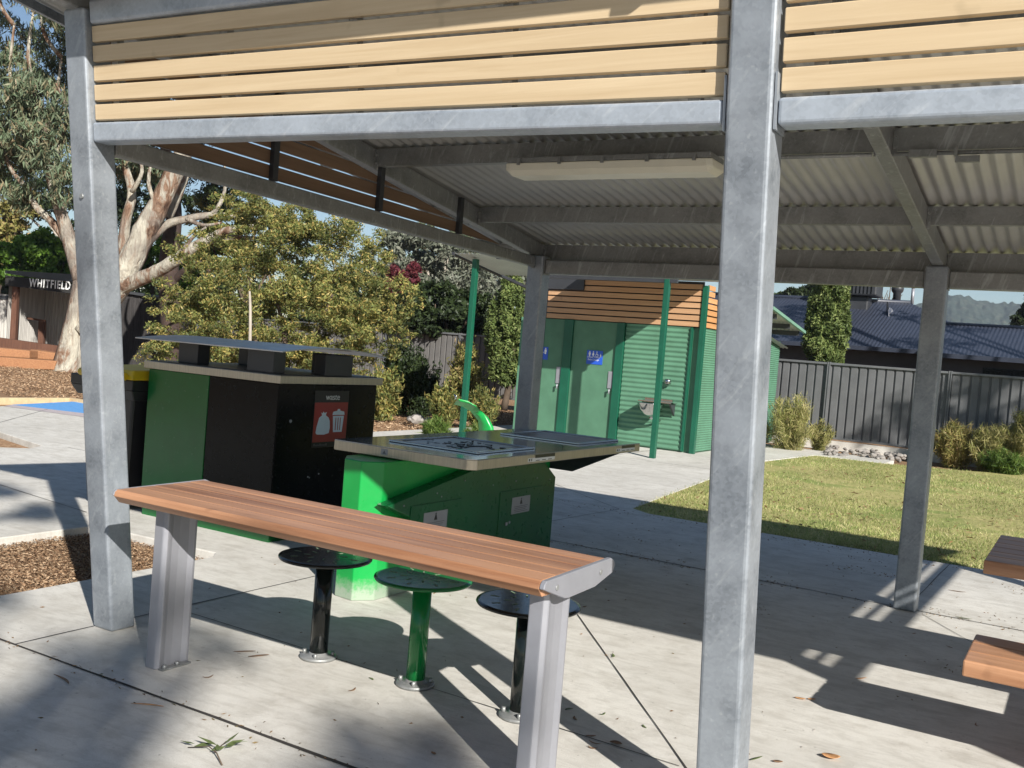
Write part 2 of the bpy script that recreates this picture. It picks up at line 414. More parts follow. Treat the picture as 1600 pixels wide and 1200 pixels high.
def fast_mesh(name, verts, nper, mat, parent=None, loc=(0, 0, 0)):
    """verts (N, nper, 3): N loose polygons"""
    N = verts.shape[0]; me = bpy.data.meshes.new(name)
    vv = verts.reshape(-1, 3) - np.array(loc)
    me.vertices.add(N * nper); me.vertices.foreach_set('co', vv.astype(np.float32).ravel())
    me.loops.add(N * nper); me.loops.foreach_set('vertex_index', np.arange(N * nper, dtype=np.int32))
    me.polygons.add(N); me.polygons.foreach_set('loop_start', np.arange(0, N * nper, nper, dtype=np.int32))
    me.update(); me.validate()
    me.materials.append(MT[mat])
    o = bpy.data.objects.new(name, me); COL.objects.link(o)
    if parent is not None: o.parent = parent
    else: o.location = loc
    return o

def unit(a): return a / np.maximum(1e-9, np.linalg.norm(a, axis=1, keepdims=True))
def leaves(c, d, L, W, jit=.4):
    """diamond leaves: centres c, long axes d"""
    n = len(c); d = unit(d + rng.normal(0, jit, (n, 3)))
    s = unit(np.cross(d, rng.normal(0, 1, (n, 3))))
    l = (L * rng.uniform(.6, 1.3, (n, 1))); ww = (W * rng.uniform(.6, 1.3, (n, 1)))
    nrm = np.cross(d, s) * ww * .35
    return np.stack([c - d * l / 2, c + s * ww / 2 + nrm - d * l * .08, c + d * l / 2, c - s * ww / 2 + nrm - d * l * .08], 1)

def blob_points(blobs, n, shell=.55, sub=14, subr=.33):
    """points clustered in twiggy clumps through a set of ellipsoids (cx,cy,cz,rx,ry,rz)"""
    b = np.array(blobs, float); vol = (b[:, 3] * b[:, 4] * b[:, 5]) ** .75; p = vol / vol.sum()
    out = []
    for i, k in enumerate(rng.multinomial(n, p)):
        if k == 0: continue
        cl = max(4, int(sub)); u = unit(rng.normal(0, 1, (cl, 3))) * (rng.uniform(shell ** 3, 1, (cl, 1)) ** (1 / 3))
        cc = b[i, :3] + u * b[i, 3:6]
        rr = b[i, 3:6] * subr
        w_ = rng.uniform(.4, 1.6, cl); idx = rng.choice(cl, k, p=w_ / w_.sum())
        q = unit(rng.normal(0, 1, (k, 3))) * (rng.uniform(0, 1, (k, 1)) ** .6)
        out.append(cc[idx] + q * rr)
    return np.concatenate(out)

def crown(name, mat, parent, blobs, n, L, W, droop=0.0, shell=.5, sub=16, subr=.35, jit=.8, clipz=None):
    pts = blob_points(blobs, n, shell, sub, subr)
    if clipz is not None: pts = pts[pts[:, 2] > clipz]
    d = rng.normal(0, 1, pts.shape) * (1 - droop) + np.array([0, 0, -1.0]) * droop * 1.6
    lv = leaves(pts, d, L, W, jit * (1 - .6 * droop))
    root = parent
    while root is not None and root.parent is not None: root = root.parent
    return fast_mesh(name, lv, 4, mat, parent, ORG[root.name] if root is not None else (0, 0, 0))

def bl(x, y, d, rx, ry=None, rd=None):
    """ellipsoid at picture point; radii given in photo pixels (across, up) and metres (deep)"""
    c = at(x, y, d); k = d / F
    return (c.x, c.y, c.z, rx * k, (rd if rd else rx * k), (ry if ry else rx) * k)

def tree(name, label, cat, base, limbs, blobs, n, L, W, leaf, bark, droop=0., sub=16, subr=.35, shell=.5, jit=.8, group=None, wob=.12, clipz=None):
    t = thing(name, label, cat, base, group)
    if limbs:
        m = MB()
        for pts, rad in limbs: m.tube(pts, rad, 10, True, wob)
        m.build('trunk', bark, t)
    if blobs: crown('crown', leaf, t, blobs, n, L, W, droop, shell, sub, subr, jit, clipz)
    return t

def smooth_pts(pts, rads, n=4):
    P = [Vector(p) for p in pts]; out = []; rr = []
    for i in range(len(P) - 1):
        p0 = P[max(0, i - 1)]; p1 = P[i]; p2 = P[i + 1]; p3 = P[min(len(P) - 1, i + 2)]
        for k in range(n):
            t = k / n
            out.append(.5 * ((2 * p1) + (p2 - p0) * t + (2 * p0 - 5 * p1 + 4 * p2 - p3) * t * t + (-p0 + 3 * p1 - 3 * p2 + p3) * t ** 3))
            rr.append(rads[i] * (1 - t) + rads[i + 1] * t)
    out.append(P[-1]); rr.append(rads[-1]); return out, rr

# ================================================================== SETTING
def sheet(name, poly, z, mat, thick=0.0, kind='structure'):
    bm = bmesh.new(); vs = [bm.verts.new((x, y, z)) for x, y in poly]
    f = bm.faces.new(vs); bm.normal_update()
    if f.normal.z < 0: f.normal_flip()
    if thick:
        r = bmesh.ops.extrude_face_region(bm, geom=[f])
        top = [g for g in r['geom'] if isinstance(g, bmesh.types.BMVert)]
        bmesh.ops.translate(bm, verts=top, vec=(0, 0, thick))
        for v in vs: v.co.z = z
        bmesh.ops.recalc_face_normals(bm, faces=bm.faces)
    bmesh.ops.triangulate(bm, faces=[f for f in bm.faces if len(f.verts) > 4])
    me = bpy.data.meshes.new(name); bm.to_mesh(me); bm.free(); me.materials.append(MT[mat])
    o = bpy.data.objects.new(name, me); COL.objects.link(o)
    if kind: o['kind'] = kind
    return o

sheet('ground', [(-700, -300), (500, -300), (500, 900), (-700, 900)], -.075, 'mulch')
slab_poly = [(-4.82, -12), (14, -12), (14, 9.14), (-.34, 9.12), (-1.44, 9.11), (-3.66, 9.15), (-3.9, 9.32), (-4.25, 12.6), (-4.62, 15.96), (-4.35, 18.9), (-3.1, 19.0), (-3.1, 19.9),
             (-5.6, 20.3), (-9.9, 20.3), (-9.9, 10.6), (-15.0, 10.95), (-14.3, 9.1), (-16.5, 8.6), (-11.1, 7.2), (-10.05, 6.95), (-9.9, 6.7), (-10.1, 6.42),
             (-12, 5.9), (-12, -12), (-6.06, -12), (-6.06, 4.58), (-5.98, 4.66), (-4.9, 4.7), (-4.82, 4.6)]
slab = sheet('concrete_slab', slab_poly, -.08, 'concrete', .08)
bv = slab.modifiers.new('b', 'BEVEL'); bv.width = .008; bv.segments = 2; bv.limit_method = 'ANGLE'
sheet('lawn', [(-3.9, 9.16), (-3.9, 9.32), (-4.25, 12.6), (-4.6, 15.96), (-4.32, 18.8), (-3.0, 18.95), (-2.2, 19.3), (-.9, 20.3), (30, 21), (30, 9.15), (14, 9.15)], -.006, 'lawn')
# joints tooled into the slab: dark strips with a little wobble
J = MB()
def joint(a, b, w=.008, z=.004):
    a = Vector((*a, z)); b = Vector((*b, z)); d = (b - a); n = max(2, int(d.length / .25)); s = Vector((-d.y, d.x, 0)).normalized()
    pr = None
    for i in range(n + 1):
        p = a + d * (i / n); ww = w * random.uniform(.7, 1.25); p = p + s * random.uniform(-.002, .002)
        q = (p - s * ww / 2, p + s * ww / 2)
        if pr: J.add([pr[0], q[0], q[1], pr[1]], [(0, 1, 2, 3)])
        pr = q
joint((-4.8, 2.73), (3, 2.71), .016)
joint((-4.05, 2.73), (-4.05, 3.14), .007); joint((-4.04, 3.28), (-4.03, 7.05), .009)
joint((-4.03, 7.05), (4, 6.98), .014)
joint((-4.03, 3.62), (-1.2, 3.53), .005)
joint((-2.55, 5.3), (-1.15, 3.5), .006)
joint((-.82, 6.94), (-.35, 6.25), .005); joint((-.93, 7.1), (-.9, 9.1), .005)
joint((-5.2, 10.1), (-3.95, 9.1), .007); joint((-4.7, 9.1), (-3.95, 9.12), .006); joint((-4.05, 7.84), (-3.95, 9.1), .007)
joint((-9.8, 5.35), (-6.5, 4.9), .008); joint((-4.03, 7.05), (-9.8, 7.1), .008)
joint((-9.5, 13.9), (-4.4, 13.95), .01); joint((-6.2, 9.1), (-6.3, 16), .008); joint((-9.6, 4.8), (-13.8, 9.6), .008)
J.build('slab_joints', 'joint')['kind'] = 'structure'
sheet('play_surface', [(-14.5, 9.45), (-14.95, 10.85), (-12.5, 10.72), (-12.6, 9.9)], .004, 'blue_ground')
sheet('play_surface_border', [(-14.3, 9.2), (-14.5, 9.45), (-12.6, 9.9), (-12.5, 10.72), (-10.5, 10.55), (-11.3, 9.6)], .004, 'pink_ground')
E_ = MB(); E_.prism([(-15.35, 9.1, -.07), (-15.3, 11.05, -.07), (-15.2, 11.05, -.07), (-15.22, 9.1, -.07)], (0, 0, .11)); E_.prism([(-15.2, 10.97, -.07), (-9.9, 10.62, -.07), (-9.9, 10.72, -.07), (-15.2, 11.07, -.07)], (0, 0, .11))
tag(E_.build('garden_edging', 'edge'), 'pale timber edging between the blue play surface and the bark mulch', 'edging')

# far hill with a forested skyline: a fine sheet heaved up by its tree crowns
nx, ny_ = 520, 46
def field(n, m, k):
    f = np.zeros((n, m))
    for sc_, amp in ((2, .6), (4, 1.0), (9, .8)):
        g = rng.normal(0, 1, (n // sc_ + 3, m // max(1, sc_ // 2) + 3)); a = np.linspace(0, g.shape[0] - 1.001, n); b = np.linspace(0, g.shape[1] - 1.001, m)
        i0, j0 = a.astype(int), b.astype(int); fa, fb = (a - i0)[:, None], (b - j0)[None, :]
        f += amp * ((g[np.ix_(i0, j0)] * (1 - fa) + g[np.ix_(i0 + 1, j0)] * fa) * (1 - fb) + (g[np.ix_(i0, j0 + 1)] * (1 - fa) + g[np.ix_(i0 + 1, j0 + 1)] * fa) * fb)
    return f * k
bumps = field(nx + 1, ny_ + 1, .6)
hv = []
for i in range(nx + 1):
    x = 1050 + 900 * i / nx
    yy = 484 - 22 * math.exp(-((x - 1225) / 80) ** 2) - 20 * math.exp(-((x - 1490) / 60) ** 2) - 10 * math.exp(-((x - 1640) / 120) ** 2) + 1.6 * math.sin(x * .05)
    top = at(x, yy, 780); foot = at(x, 600, 560); foot.z = -3
    for j in range(ny_ + 1):
        t_ = j / ny_; p = foot.lerp(top, t_); p.z = -3 + (top.z + 3) * (t_ ** .8) + bumps[i, j]; hv.append(p)
fs = [(i * (ny_ + 1) + k, (i + 1) * (ny_ + 1) + k, (i + 1) * (ny_ + 1) + k + 1, i * (ny_ + 1) + k + 1) for i in range(nx) for k in range(ny_)]
hb = MB(); hb.add(hv, fs, True); h = hb.build('hill', 'hill'); h['kind'] = 'structure'

# ================================================================== SHELTER
V0, TL = 3.137, -.131
def fz(z): return V0 + TL * z                       # front face of the leaning front posts
def roofz(v): return 2.405 + .133 * (6.98 - v)      # underside of the roof sheet
sh = thing('picnic_shelter', 'galvanised steel park shelter with timber slat screens and corrugated skillion roof', 'shelter', (-.95, 5, 0))
PW = .139
UL, UC, UR = -4.057, -1.005, 2.047
def post_near(u):
    zt = roofz(fz(2.95)) - .13
    m = MB(); y0, y1 = fz(0), fz(zt)
    m.hexa([(u, y0, 0), (u + PW, y0, 0), (u + PW, y0 + PW, 0), (u, y0 + PW, 0), (u, y1, zt), (u + PW, y1, zt), (u + PW, y1 + PW, zt), (u, y1 + PW, zt)])
    return m.build('post', 'galv', sh, .014, 3)
for u in (UL, UC, UR): post_near(u)
for u in (UL + .06, UC, UR):
    m = MB(); m.box((u, 6.95, 0), (u + PW, 6.95 + PW, 2.27)); m.build('post', 'galv', sh, .014, 3)
# front beams, a hair out of level like the real ones
def fbeam(u0, u1, zl, zr, h0, h1, d=.085, name='beam', y=0.0, mat='galv_beam'):
    m = MB()
    p = []
    for z_l, z_r in ((zl, zr), (zl + h0, zr + h1)):
        p += [(u0, fz(z_l) + y, z_l), (u1, fz(z_r) + y, z_r), (u1, fz(z_r) + d + y, z_r), (u0, fz(z_l) + d + y, z_l)]
    m.hexa(p); return m.build(name, mat, sh, .012, 3)
fbeam(UL + PW + .002, UC - .012, 2.268, 2.220, .085, .075, y=.018)
fbeam(UC + PW + .012, UR - .002, 2.213, 2.213, .078, .078, y=.018)
fbeam(UL + PW + .012, UC - .012, 2.768, 2.722, .1, .1, y=.018)
fbeam(UC + PW + .012, UR - .002, 2.722, 2.72, .1, .1, y=.018)
# end plates and gusset tongues beside the centre post
m = MB()
for (ua, ub) in ((UC - .010, UC - .003), (UC + PW + .003, UC + PW + .010)):
    m.hexa([(ua, fz(2.2) + .012, 2.2), (ub, fz(2.2) + .012, 2.2), (ub, fz(2.2) + .11, 2.2), (ua, fz(2.2) + .11, 2.2),
            (ua, fz(2.36) + .012, 2.36), (ub, fz(2.36) + .012, 2.36), (ub, fz(2.36) + .11, 2.36), (ua, fz(2.36) + .11, 2.36)]); m.cut()
m.build('end_plate', 'galv', sh)
# slat screens (front)
def screen(u0, u1, zl, zr, rows, pitch=.083, h=.0675, y=.035, d=.022):
    m = MB()
    for k in range(rows):
        a = zl + k * pitch; b = zr + k * pitch * .985
        jl = random.uniform(-.0015, .0015)
        p = []
        for e in (0, h):
            p += [(u0, fz(a + e) + y + jl, a + e), (u1, fz(b + e) + y + jl, b + e), (u1, fz(b + e) + y + d, b + e), (u0, fz(a + e) + y + d, a + e)]
        m.hexa(p)
    return m.build('slat_screen', 'slat', sh, .003, 1)
screen(UL + PW + .004, UC - .014, 2.3645, 2.309, 5)
screen(UC + PW + .014, UR - .004, 2.308, 2.306, 5)
m = MB()
for u0, u1, zl, zr in ((UL + PW, UC, 2.36, 2.30), (UC + PW, UR, 2.295, 2.295)):
    n = 5
    for i in range(n):
        u = u0 + .12 + (u1 - u0 - .24) * i / (n - 1); t_ = (u - u0) / (u1 - u0); z0 = zl + (zr - zl) * t_ - .003; z1 = z0 + .45
        m.hexa([(u - .02, fz(z0) + .0585, z0), (u + .02, fz(z0) + .0585, z0), (u + .02, fz(z0) + .095, z0), (u - .02, fz(z0) + .095, z0),
                (u - .02, fz(z1) + .0585, z1), (u + .02, fz(z1) + .0585, z1), (u + .02, fz(z1) + .095, z1), (u - .02, fz(z1) + .095, z1)]); m.cut()
m.build('screen_batten', 'galv_dull', sh)
# rafters
for u in (UL + .035, UC + .035, UR + .035):
    m = MB(); ya, yb = 2.52, 7.35
    m.hexa([(u, ya, roofz(ya) - .135), (u + .072, ya, roofz(ya) - .135), (u + .072, yb, roofz(yb) - .135), (u, yb, roofz(yb) - .135),
            (u, ya, roofz(ya) - .012), (u + .072, ya, roofz(ya) - .012), (u + .072, yb, roofz(yb) - .012), (u, yb, roofz(yb) - .012)])
    m.build('rafter', 'galv_dull', sh, .006)
# purlins (C sections)
def purlin(y, z0, h, u0, u1):
    m = MB(); m.box((u0, y, z0), (u1, y + .004, z0 + h)); m.box((u0, y + .004, z0), (u1, y + .05, z0 + .004)); m.box((u0, y + .004, z0 + h - .004), (u1, y + .05, z0 + h))
    m.box((u0, y + .046, z0 + .004), (u1, y + .05, z0 + .018))
    return m.build('purlin', 'galv_dull', sh)
for u0, u1 in ((-4.4, UL + .033), (UL + .109, UC + .033), (UC + .109, UR + .033), (UR + .109, 2.48)):
    purlin(2.60, roofz(2.60) - .118, .108, u0, u1)
    purlin(3.7, roofz(3.7) - .118, .108, u0, u1)
    purlin(4.88, roofz(4.88) - .118, .108, u0, u1)
    purlin(6.10, roofz(6.10) - .115, .105, u0, u1)
    purlin(7.12, roofz(7.12) - .138, .128, u0, u1)
# cleats
m = MB()
for u in (UL + .035, UC + .035, UR + .035):
    for y in (3.7, 4.88, 6.10, 7.12):
        m.box((u - .010, y - .006, roofz(y) - .14), (u - .0005, y - .001, roofz(y) - .02)); m.cut()
        m.box((u + .0725, y - .006, roofz(y) - .14), (u + .095, y - .001, roofz(y) - .02))
        for q in (.05, .1): m.tube([(u + .0825, y - .02, roofz(y) - q), (u + .0825, y, roofz(y) - q)], .008, 6)
        m.cut()
m.build('cleat', 'galv_dull', sh)
# rear beams
for u0, u1 in ((UL + .06 + PW + .006, UC - .006), (UC + PW + .006, UR - .006)):
    m = MB(); m.box((u0, 6.985, 2.128), (u1, 7.065, 2.238)); m.build('beam', 'galv_dull', sh, .008)
    m = MB(); m.box((u0 - .006, 6.975, 2.12), (u0, 7.075, 2.25)); m.cut(); m.box((u1, 6.975, 2.12), (u1 + .006, 7.075, 2.25)); m.build('end_plate', 'galv_dull', sh)
# side chords + gable slats + uprights
for ux, side in ((UL + .07, 1), (UR + .005, -1)):
    m = MB(); ya, yb = fz(2.25) + PW + .002, 6.947
    dz = 0 if side > 0 else -.22  # unseen right chord lowered and slat gaps shaped to throw the sun patches
    m.hexa([(ux, ya, 2.235 + dz), (ux + .065, ya, 2.235 + dz), (ux + .065, yb, 2.178 + dz), (ux, yb, 2.178 + dz), (ux, ya, 2.322 + dz), (ux + .065, ya, 2.322 + dz), (ux + .065, yb, 2.262 + dz), (ux, yb, 2.262 + dz)])
    m.build('beam', 'galv_dull', sh, .008)
    m = MB(); us = ux + (.012 if side > 0 else .03)
    for k in range(7 if side > 0 else 8):
        z0 = 2.337 + .083 * k if side > 0 else (2.155 if k == 0 else 2.142 + .085 * k); z1 = z0 + (.0715 if side > 0 else (.036 if k == 0 else .082))
        y0 = fz(z0) + PW + .01
        def yend(z): return 6.98 - (z + .135 - 2.405) / .133 - .03
        ye0, ye1 = min(6.93, yend(z0) - .0), min(6.93, yend(z1))
        sl = -.0145                              # slats fall with the chord
        def zz(z, y): return z + sl * (y - 3)
        if ye1 < y0 + .1:
            continue
        a = [(us, y0, zz(z0, y0)), (us + .022, y0, zz(z0, y0)), (us + .022, ye0, zz(z0, ye0)), (us, ye0, zz(z0, ye0)),
             (us, y0, zz(z1, y0)), (us + .022, y0, zz(z1, y0)), (us + .022, ye1, zz(z1, ye1)), (us, ye1, zz(z1, ye1))]
        m.hexa(a)
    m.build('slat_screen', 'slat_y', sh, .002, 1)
    m = MB()
    for y in (4.0, 4.93, 5.84):
        ub = us + .0235 if side > 0 else us - .0315
        m.box((ub, y - .02, 2.3235 + dz - .0145 * (y - 3)), (ub + .03, y + .02, roofz(y) - .02)); m.cut()
    m.build('upright', 'charcoal', sh)
# corrugated roof sheet
def corrugated(name, parent, mat, p0, du, dv, nrm, lu, lv, pitch, amp, seg=8, rows=1):
    """sheet from p0: waves run across du (length lu), lines along dv (length lv)"""
    n = int(lu / pitch * seg); vs = []; fs = []
    for j in range(rows + 1):
        for i in range(n + 1):
            a = lu * i / n; vs.append(Vector(p0) + Vector(du) * a + Vector(dv) * (lv * j / rows) + Vector(nrm) * (amp * math.sin(2 * PI * a / pitch)))
    for j in range(rows):
        for i in range(n):
            k = j * (n + 1) + i; fs.append((k, k + 1, k + n + 2, k + n + 1))
    m = MB(); m.add(vs, fs, True); o = m.build(name, mat, parent)
    sd = o.modifiers.new('t', 'SOLIDIFY'); sd.thickness = .0012; sd.offset = 0; sd.use_rim = False
    return o
sl = Vector((0, 1, -.133)).normalized()
ye = 2.45; L_ = (7.47 - ye) / sl.y
corrugated('roof_sheet', sh, 'zinc_sheet', (-4.446, ye, roofz(ye) + .009), (1, 0, 0), sl, Vector((0, .133, 1)).normalized(), 6.96, L_, .0762, .0085)
# barge flashings and front gutter line
m = MB()
for ua, ub in ((-4.47, -4.448), (2.52, 2.542)):
    m.hexa([(ua, ye, roofz(ye) - .035), (ub, ye, roofz(ye) - .035), (ub, 7.47, roofz(7.47) - .035), (ua, 7.47, roofz(7.47) - .035),
            (ua, ye, roofz(ye) + .035), (ub, ye, roofz(ye) + .035), (ub, 7.47, roofz(7.47) + .035), (ua, 7.47, roofz(7.47) + .035)]); m.cut()
m.cut(); m.box((-4.447, ye - .022, roofz(ye) - .032), (2.519, ye - .002, roofz(ye) + .03))
m.build('barge_flashing', 'galv', sh)
# conduit under the purlin
m = MB(); yc, zc = 4.862, roofz(4.88) - .135
m.tube([(UC + .12, yc, zc), (UR, yc, zc)], .010, 8); m.tube([(-1.6, yc, zc), (UC + .02, yc, zc)], .010, 8)
for u in (-.62, -.18, .3, .8): m.box((u - .008, yc - .014, zc - .014), (u + .008, yc + .014, zc + .03))
m.box((-.82, yc - .016, zc - .018), (-.7, yc + .016, zc + .016)); m.box((-.62, yc - .014, zc - .045), (-.52, yc + .014, zc - .017))
m.build('conduit', 'galv_dull', sh)
# bolts
m = MB()
m.tube([(UL + .075, fz(2.03) + .004, 2.03), (UL + .075, fz(2.03) - .008, 2.03)], .012, 6)
m.cut(); m.tube([(UL + .115, 6.95, 2.18), (UL + .115, 6.936, 2.18)], .016, 6)
m.build('bolt', 'galv_dull', sh)

# strip light
lt = thing('strip_light', 'long weatherproof strip light with yellowed cover under the shelter roof', 'light', (-2.28, 4.78, 2.44))
m = MB(); m.box((-2.86, 4.66, 2.515), (-1.70, 4.86, 2.545)); m.build('housing', 'galv_dull', lt, .006)
m = MB(); prof = [(4.652, 2.513), (4.66, 2.475), (4.69, 2.45), (4.83, 2.45), (4.86, 2.475), (4.868, 2.513)]
a = [(-2.84, y, z) for y, z in prof]; b = [(-1.72, y, z) for y, z in prof]
a2 = [(-2.87, 4.76 + (y - 4.76) * .9, max(z, 2.475)) for y, z in prof]; b2 = [(-1.69, 4.76 + (y - 4.76) * .9, max(z, 2.475)) for y, z in prof]
rows = a2 + a + b + b2; n = 6; fs = [tuple(range(5, -1, -1)), tuple(range(18, 24))]
for j in range(3):
    for i in range(6): fs.append((j * n + i, j * n + (i + 1) % n, (j + 1) * n + (i + 1) % n, (j + 1) * n + i))
m.add(rows, fs); m.build('diffuser', 'diffuser', lt, .006)
for k in range(5):
    u = -2.78 + .25 * k
    m = MB(); m.box((u - .009, 4.642, 2.500), (u + .009, 4.650, 2.535)); m.build('clip', 'galv_dull', lt)
for u in (-2.7, -2.3, -1.85):
    m = MB(); m.box((u - .012, 4.82, 2.5455), (u + .012, 4.845, 2.574)); m.build('bracket', 'charcoal', lt)

# ================================================================== BAR TABLE + STOOLS
tb = thing('bar_table', 'long narrow red brown slatted bar table with aluminium end caps and legs', 'table', (-2.6, 3.05, 0))
prof = [(2.800, .742), (2.805, .758), (2.817, .768), (3.310, .774), (3.340, .762), (3.349, .740), (3.333, .718), (3.190, .688), (2.985, .684), (2.955, .688)]
m = MB()
ny = 5; y0, y1 = 2.818, 3.312
us = (-3.545, -1.470)
edge = [(2.830, .710), (2.802, .740), (2.806, .758), (2.818, .7675)]
bw = (y1 - y0) / ny
m.prism([(us[0], y, z) for y, z in edge] + [(us[0], y0 + bw - .004, .7685), (us[0], y0 + bw - .004, .72)], (us[1] - us[0], 0, 0))
for k in range(1, ny):
    a = y0 + bw * k; b = a + bw - (.004 if k < ny - 1 else 0)
    if k == ny - 1:
        m.prism([(us[0], a, .72), (us[0], a, .7715), (us[0], b - .02, .7725), (us[0], b + .015, .762), (us[0], b + .026, .742), (us[0], b + .012, .722)], (us[1] - us[0], 0, 0))
    else:
        m.prism([(us[0], a, .72), (us[0], a, .7675 + .0009 * k), (us[0], b, .7675 + .0009 * k), (us[0], b, .72)], (us[1] - us[0], 0, 0))
m.box((us[0], 2.845, .710), (us[1], 3.310, .7185))
m.build('tabletop', 'table', tb, .0025, 2)
for ua, ub in ((-3.557, -3.546), (-1.469, -1.450)):
    m = MB(); m.prism([(ua, y, z) for y, z in prof], (ub - ua, 0, 0)); cap = m.build('end_cap', 'alu', tb, .003)
    if ub > -2:
        m = MB()
        for y, z in ((2.890, .735), (3.225, .735)): m.tube([(ub, y, z), (ub + .003, y, z)], .010, 12); m.cut()
        m.build('screw', 'galv_dull', cap)
def chan_leg(u):
    y0, y1 = 2.925, 3.105; o = [(u, y0), (u + .055, y0), (u + .07, y0 + .015), (u + .066, y0 + .03), (u + .058, y0 + .05), (u + .055, y0 + .09), (u + .058, y0 + .14), (u + .068, y0 + .165), (u + .066, y1), (u, y1)]
    m = MB(); m.prism([(x, y, .0) for x, y in o], (0, 0, .709)); lg = m.build('leg', 'alu', tb, .005, 2)
    return lg
for u in (-3.422, -1.568):
    lg = chan_leg(u)
    m = MB()
    for dy in (.03, .1): m.tube([(u + .085, 2.925 + dy, .002), (u + .085, 2.925 + dy, .022)], .009, 8)
    m.box((u + .0705, 2.935, .001), (u + .10, 3.09, .008)); m.build('base_fixing', 'galv_dull', lg)

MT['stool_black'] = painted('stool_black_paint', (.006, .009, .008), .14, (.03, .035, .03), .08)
def make_stool(x, y, label, paint):
    s = thing('stool', label, 'stool', (x, y, 0), 'round stools at the bar table')
    m = MB(); m.lathe((x, y, 0), [(.20, .463), (.212, .464), (.216, .470), (.214, .476), (.20, .479)], 48); nf = len(m.f)
    for k in range(16):
        a = 2 * PI * k / 16 + .2; r0, r1 = ((.07, .10) if k % 2 else (.13, .165))
        c, sn = math.cos(a), math.sin(a); q = .004
        m.prism([(x + c * r0 - sn * q, y + sn * r0 + c * q, .4792), (x + c * r1 - sn * q, y + sn * r1 + c * q, .4792), (x + c * r1 + sn * q, y + sn * r1 - c * q, .4792), (x + c * r0 + sn * q, y + sn * r0 - c * q, .4792)], (0, 0, .0012))
    seat = m.build('seat', paint, s); seat.data.materials.append(MT['tuft_slot'])
    for p_ in seat.data.polygons:
        if p_.index >= nf: p_.material_index = 1
    m = MB(); m.tube([(x, y, .0), (x, y, .4628)], .042, 24); m.build('pedestal', paint, s)
    m = MB(); m.lathe((x, y, 0), [(.085, .001), (.086, .012), (.080, .016), (.045, .018), (.0425, .03)], 32); bp = m.build('base_plate', 'galv_dull', s)
    m = MB()
    for k in range(4):
        a = k * PI / 2 + .5; m.tube([(x + .066 * math.cos(a), y + .066 * math.sin(a), .014), (x + .066 * math.cos(a), y + .066 * math.sin(a), .036)], .009, 6); m.cut()
    m.build('bolt', 'galv_dull', bp)
    return s
MT['tuft_slot'] = plain('lit_slot', (.16, .22, .14), .8, 0, .4, 60)  # pale colour paints the light showing in the seat perforations
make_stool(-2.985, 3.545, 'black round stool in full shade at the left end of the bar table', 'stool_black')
make_stool(-2.44, 3.56, 'middle round stool with green seat and green pedestal', 'stool')
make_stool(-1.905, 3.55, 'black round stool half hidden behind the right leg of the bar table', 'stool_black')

# ================================================================== BARBECUE
bq = thing('barbecue', 'bright green public barbecue with stainless steel bench top and two hotplates', 'barbecue', (-3.45, 5.7, 0))
m = MB()
oc = [(-3.74, 4.56), (-3.66, 4.45), (-3.52, 4.43), (-3.435, 4.53), (-3.43, 6.55), (-3.74, 6.55)]
m.prism([(x, y, 0) for x, y in oc], (0, 0, .80)); body = m.build('cabinet', 'bright_green', bq, .006)
m = MB()
for y in (4.9, 5.36): m.box((-3.4295, y, .02), (-3.4285, y + .003, .5)); m.cut()
m.build('seam', 'door_green', body)
# sloped housing with doors on the near long side
ol = [(4.47, .565), (5.33, .705), (6.30, .705), (6.49, .591), (6.49, .02), (5.30, .02), (5.2, .30), (4.72, .47)]
ol = [(4.47, .565), (5.33, .712), (6.30, .712), (6.49, .591), (6.49, .004), (4.98, .004), (4.98, .37), (4.70, .48)]
m = MB(); m.prism([(-3.428, y, z) for y, z in ol], (.085, 0, 0)); hs = m.build('housing', 'door_green', bq, .004)
ux = -3.343
def door(y0, y1, z0, z1):
    m = MB(); m.box((ux, y0, z0), (ux + .006, y1, z1)); d = m.build('door', 'door_green', bq, .002)
    return d
d1 = door(4.985, 5.235, .012, .545); d2 = door(5.70, 6.27, .03, .545)
m = MB(); m.box((ux, 4.69, .395), (ux + .006, 4.984, .545)); m.box((ux, 4.9, .375), (ux + .0055, 4.984, .394)); m.build('door_edge', 'door_green', d1)
def plate(dr, y0, y1, z0, z1):
    m = MB(); m.box((ux + .0062, y0, z0), (ux + .0085, y1, z1)); p = m.build('notice', 'alu', dr)
    m = MB(); yc = (y0 + y1) / 2
    m.prism([(ux + .0087, yc - .018, z1 - .052), (ux + .0087, yc + .018, z1 - .052), (ux + .0087, yc + .006, z1 - .022), (ux + .0087, yc - .006, z1 - .022)], (.0006, 0, 0))
    m.box((ux + .0087, yc - .006, z1 - .02), (ux + .0093, yc + .006, z1 - .01))
    m.build('emblem', 'signblack', p)
    m = MB()
    for k in range(4): m.box((ux + .0087, y0 + .03 + .01 * (k % 2), z1 - .064 - .012 * k), (ux + .0092, y1 - .03 - .014 * (k % 3), z1 - .068 - .012 * k))
    m.build('small_print', 'fence', p)
plate(d1, 4.82, 5.07, .385, .492); plate(d2, 5.86, 6.11, .378, .492)
m = MB(); m.tube([(ux + .006, 5.80, .32), (ux + .014, 5.80, .32)], .013, 16); m.cut(); m.tube([(ux + .006, 5.845, .325), (ux + .010, 5.845, .325)], .010, 12); m.build('lock', 'alu', d2)
m = MB()
for y, z in ((4.62, .555), (4.95, .60), (5.25, .655), (5.0, .575), (5.6, .60), (5.9, .605), (6.2, .605), (6.4, .58)):
    m.tube([(ux, y, z), (ux + .004, y, z)], .005, 8); m.cut()
m.build('rivet', 'alu', hs)
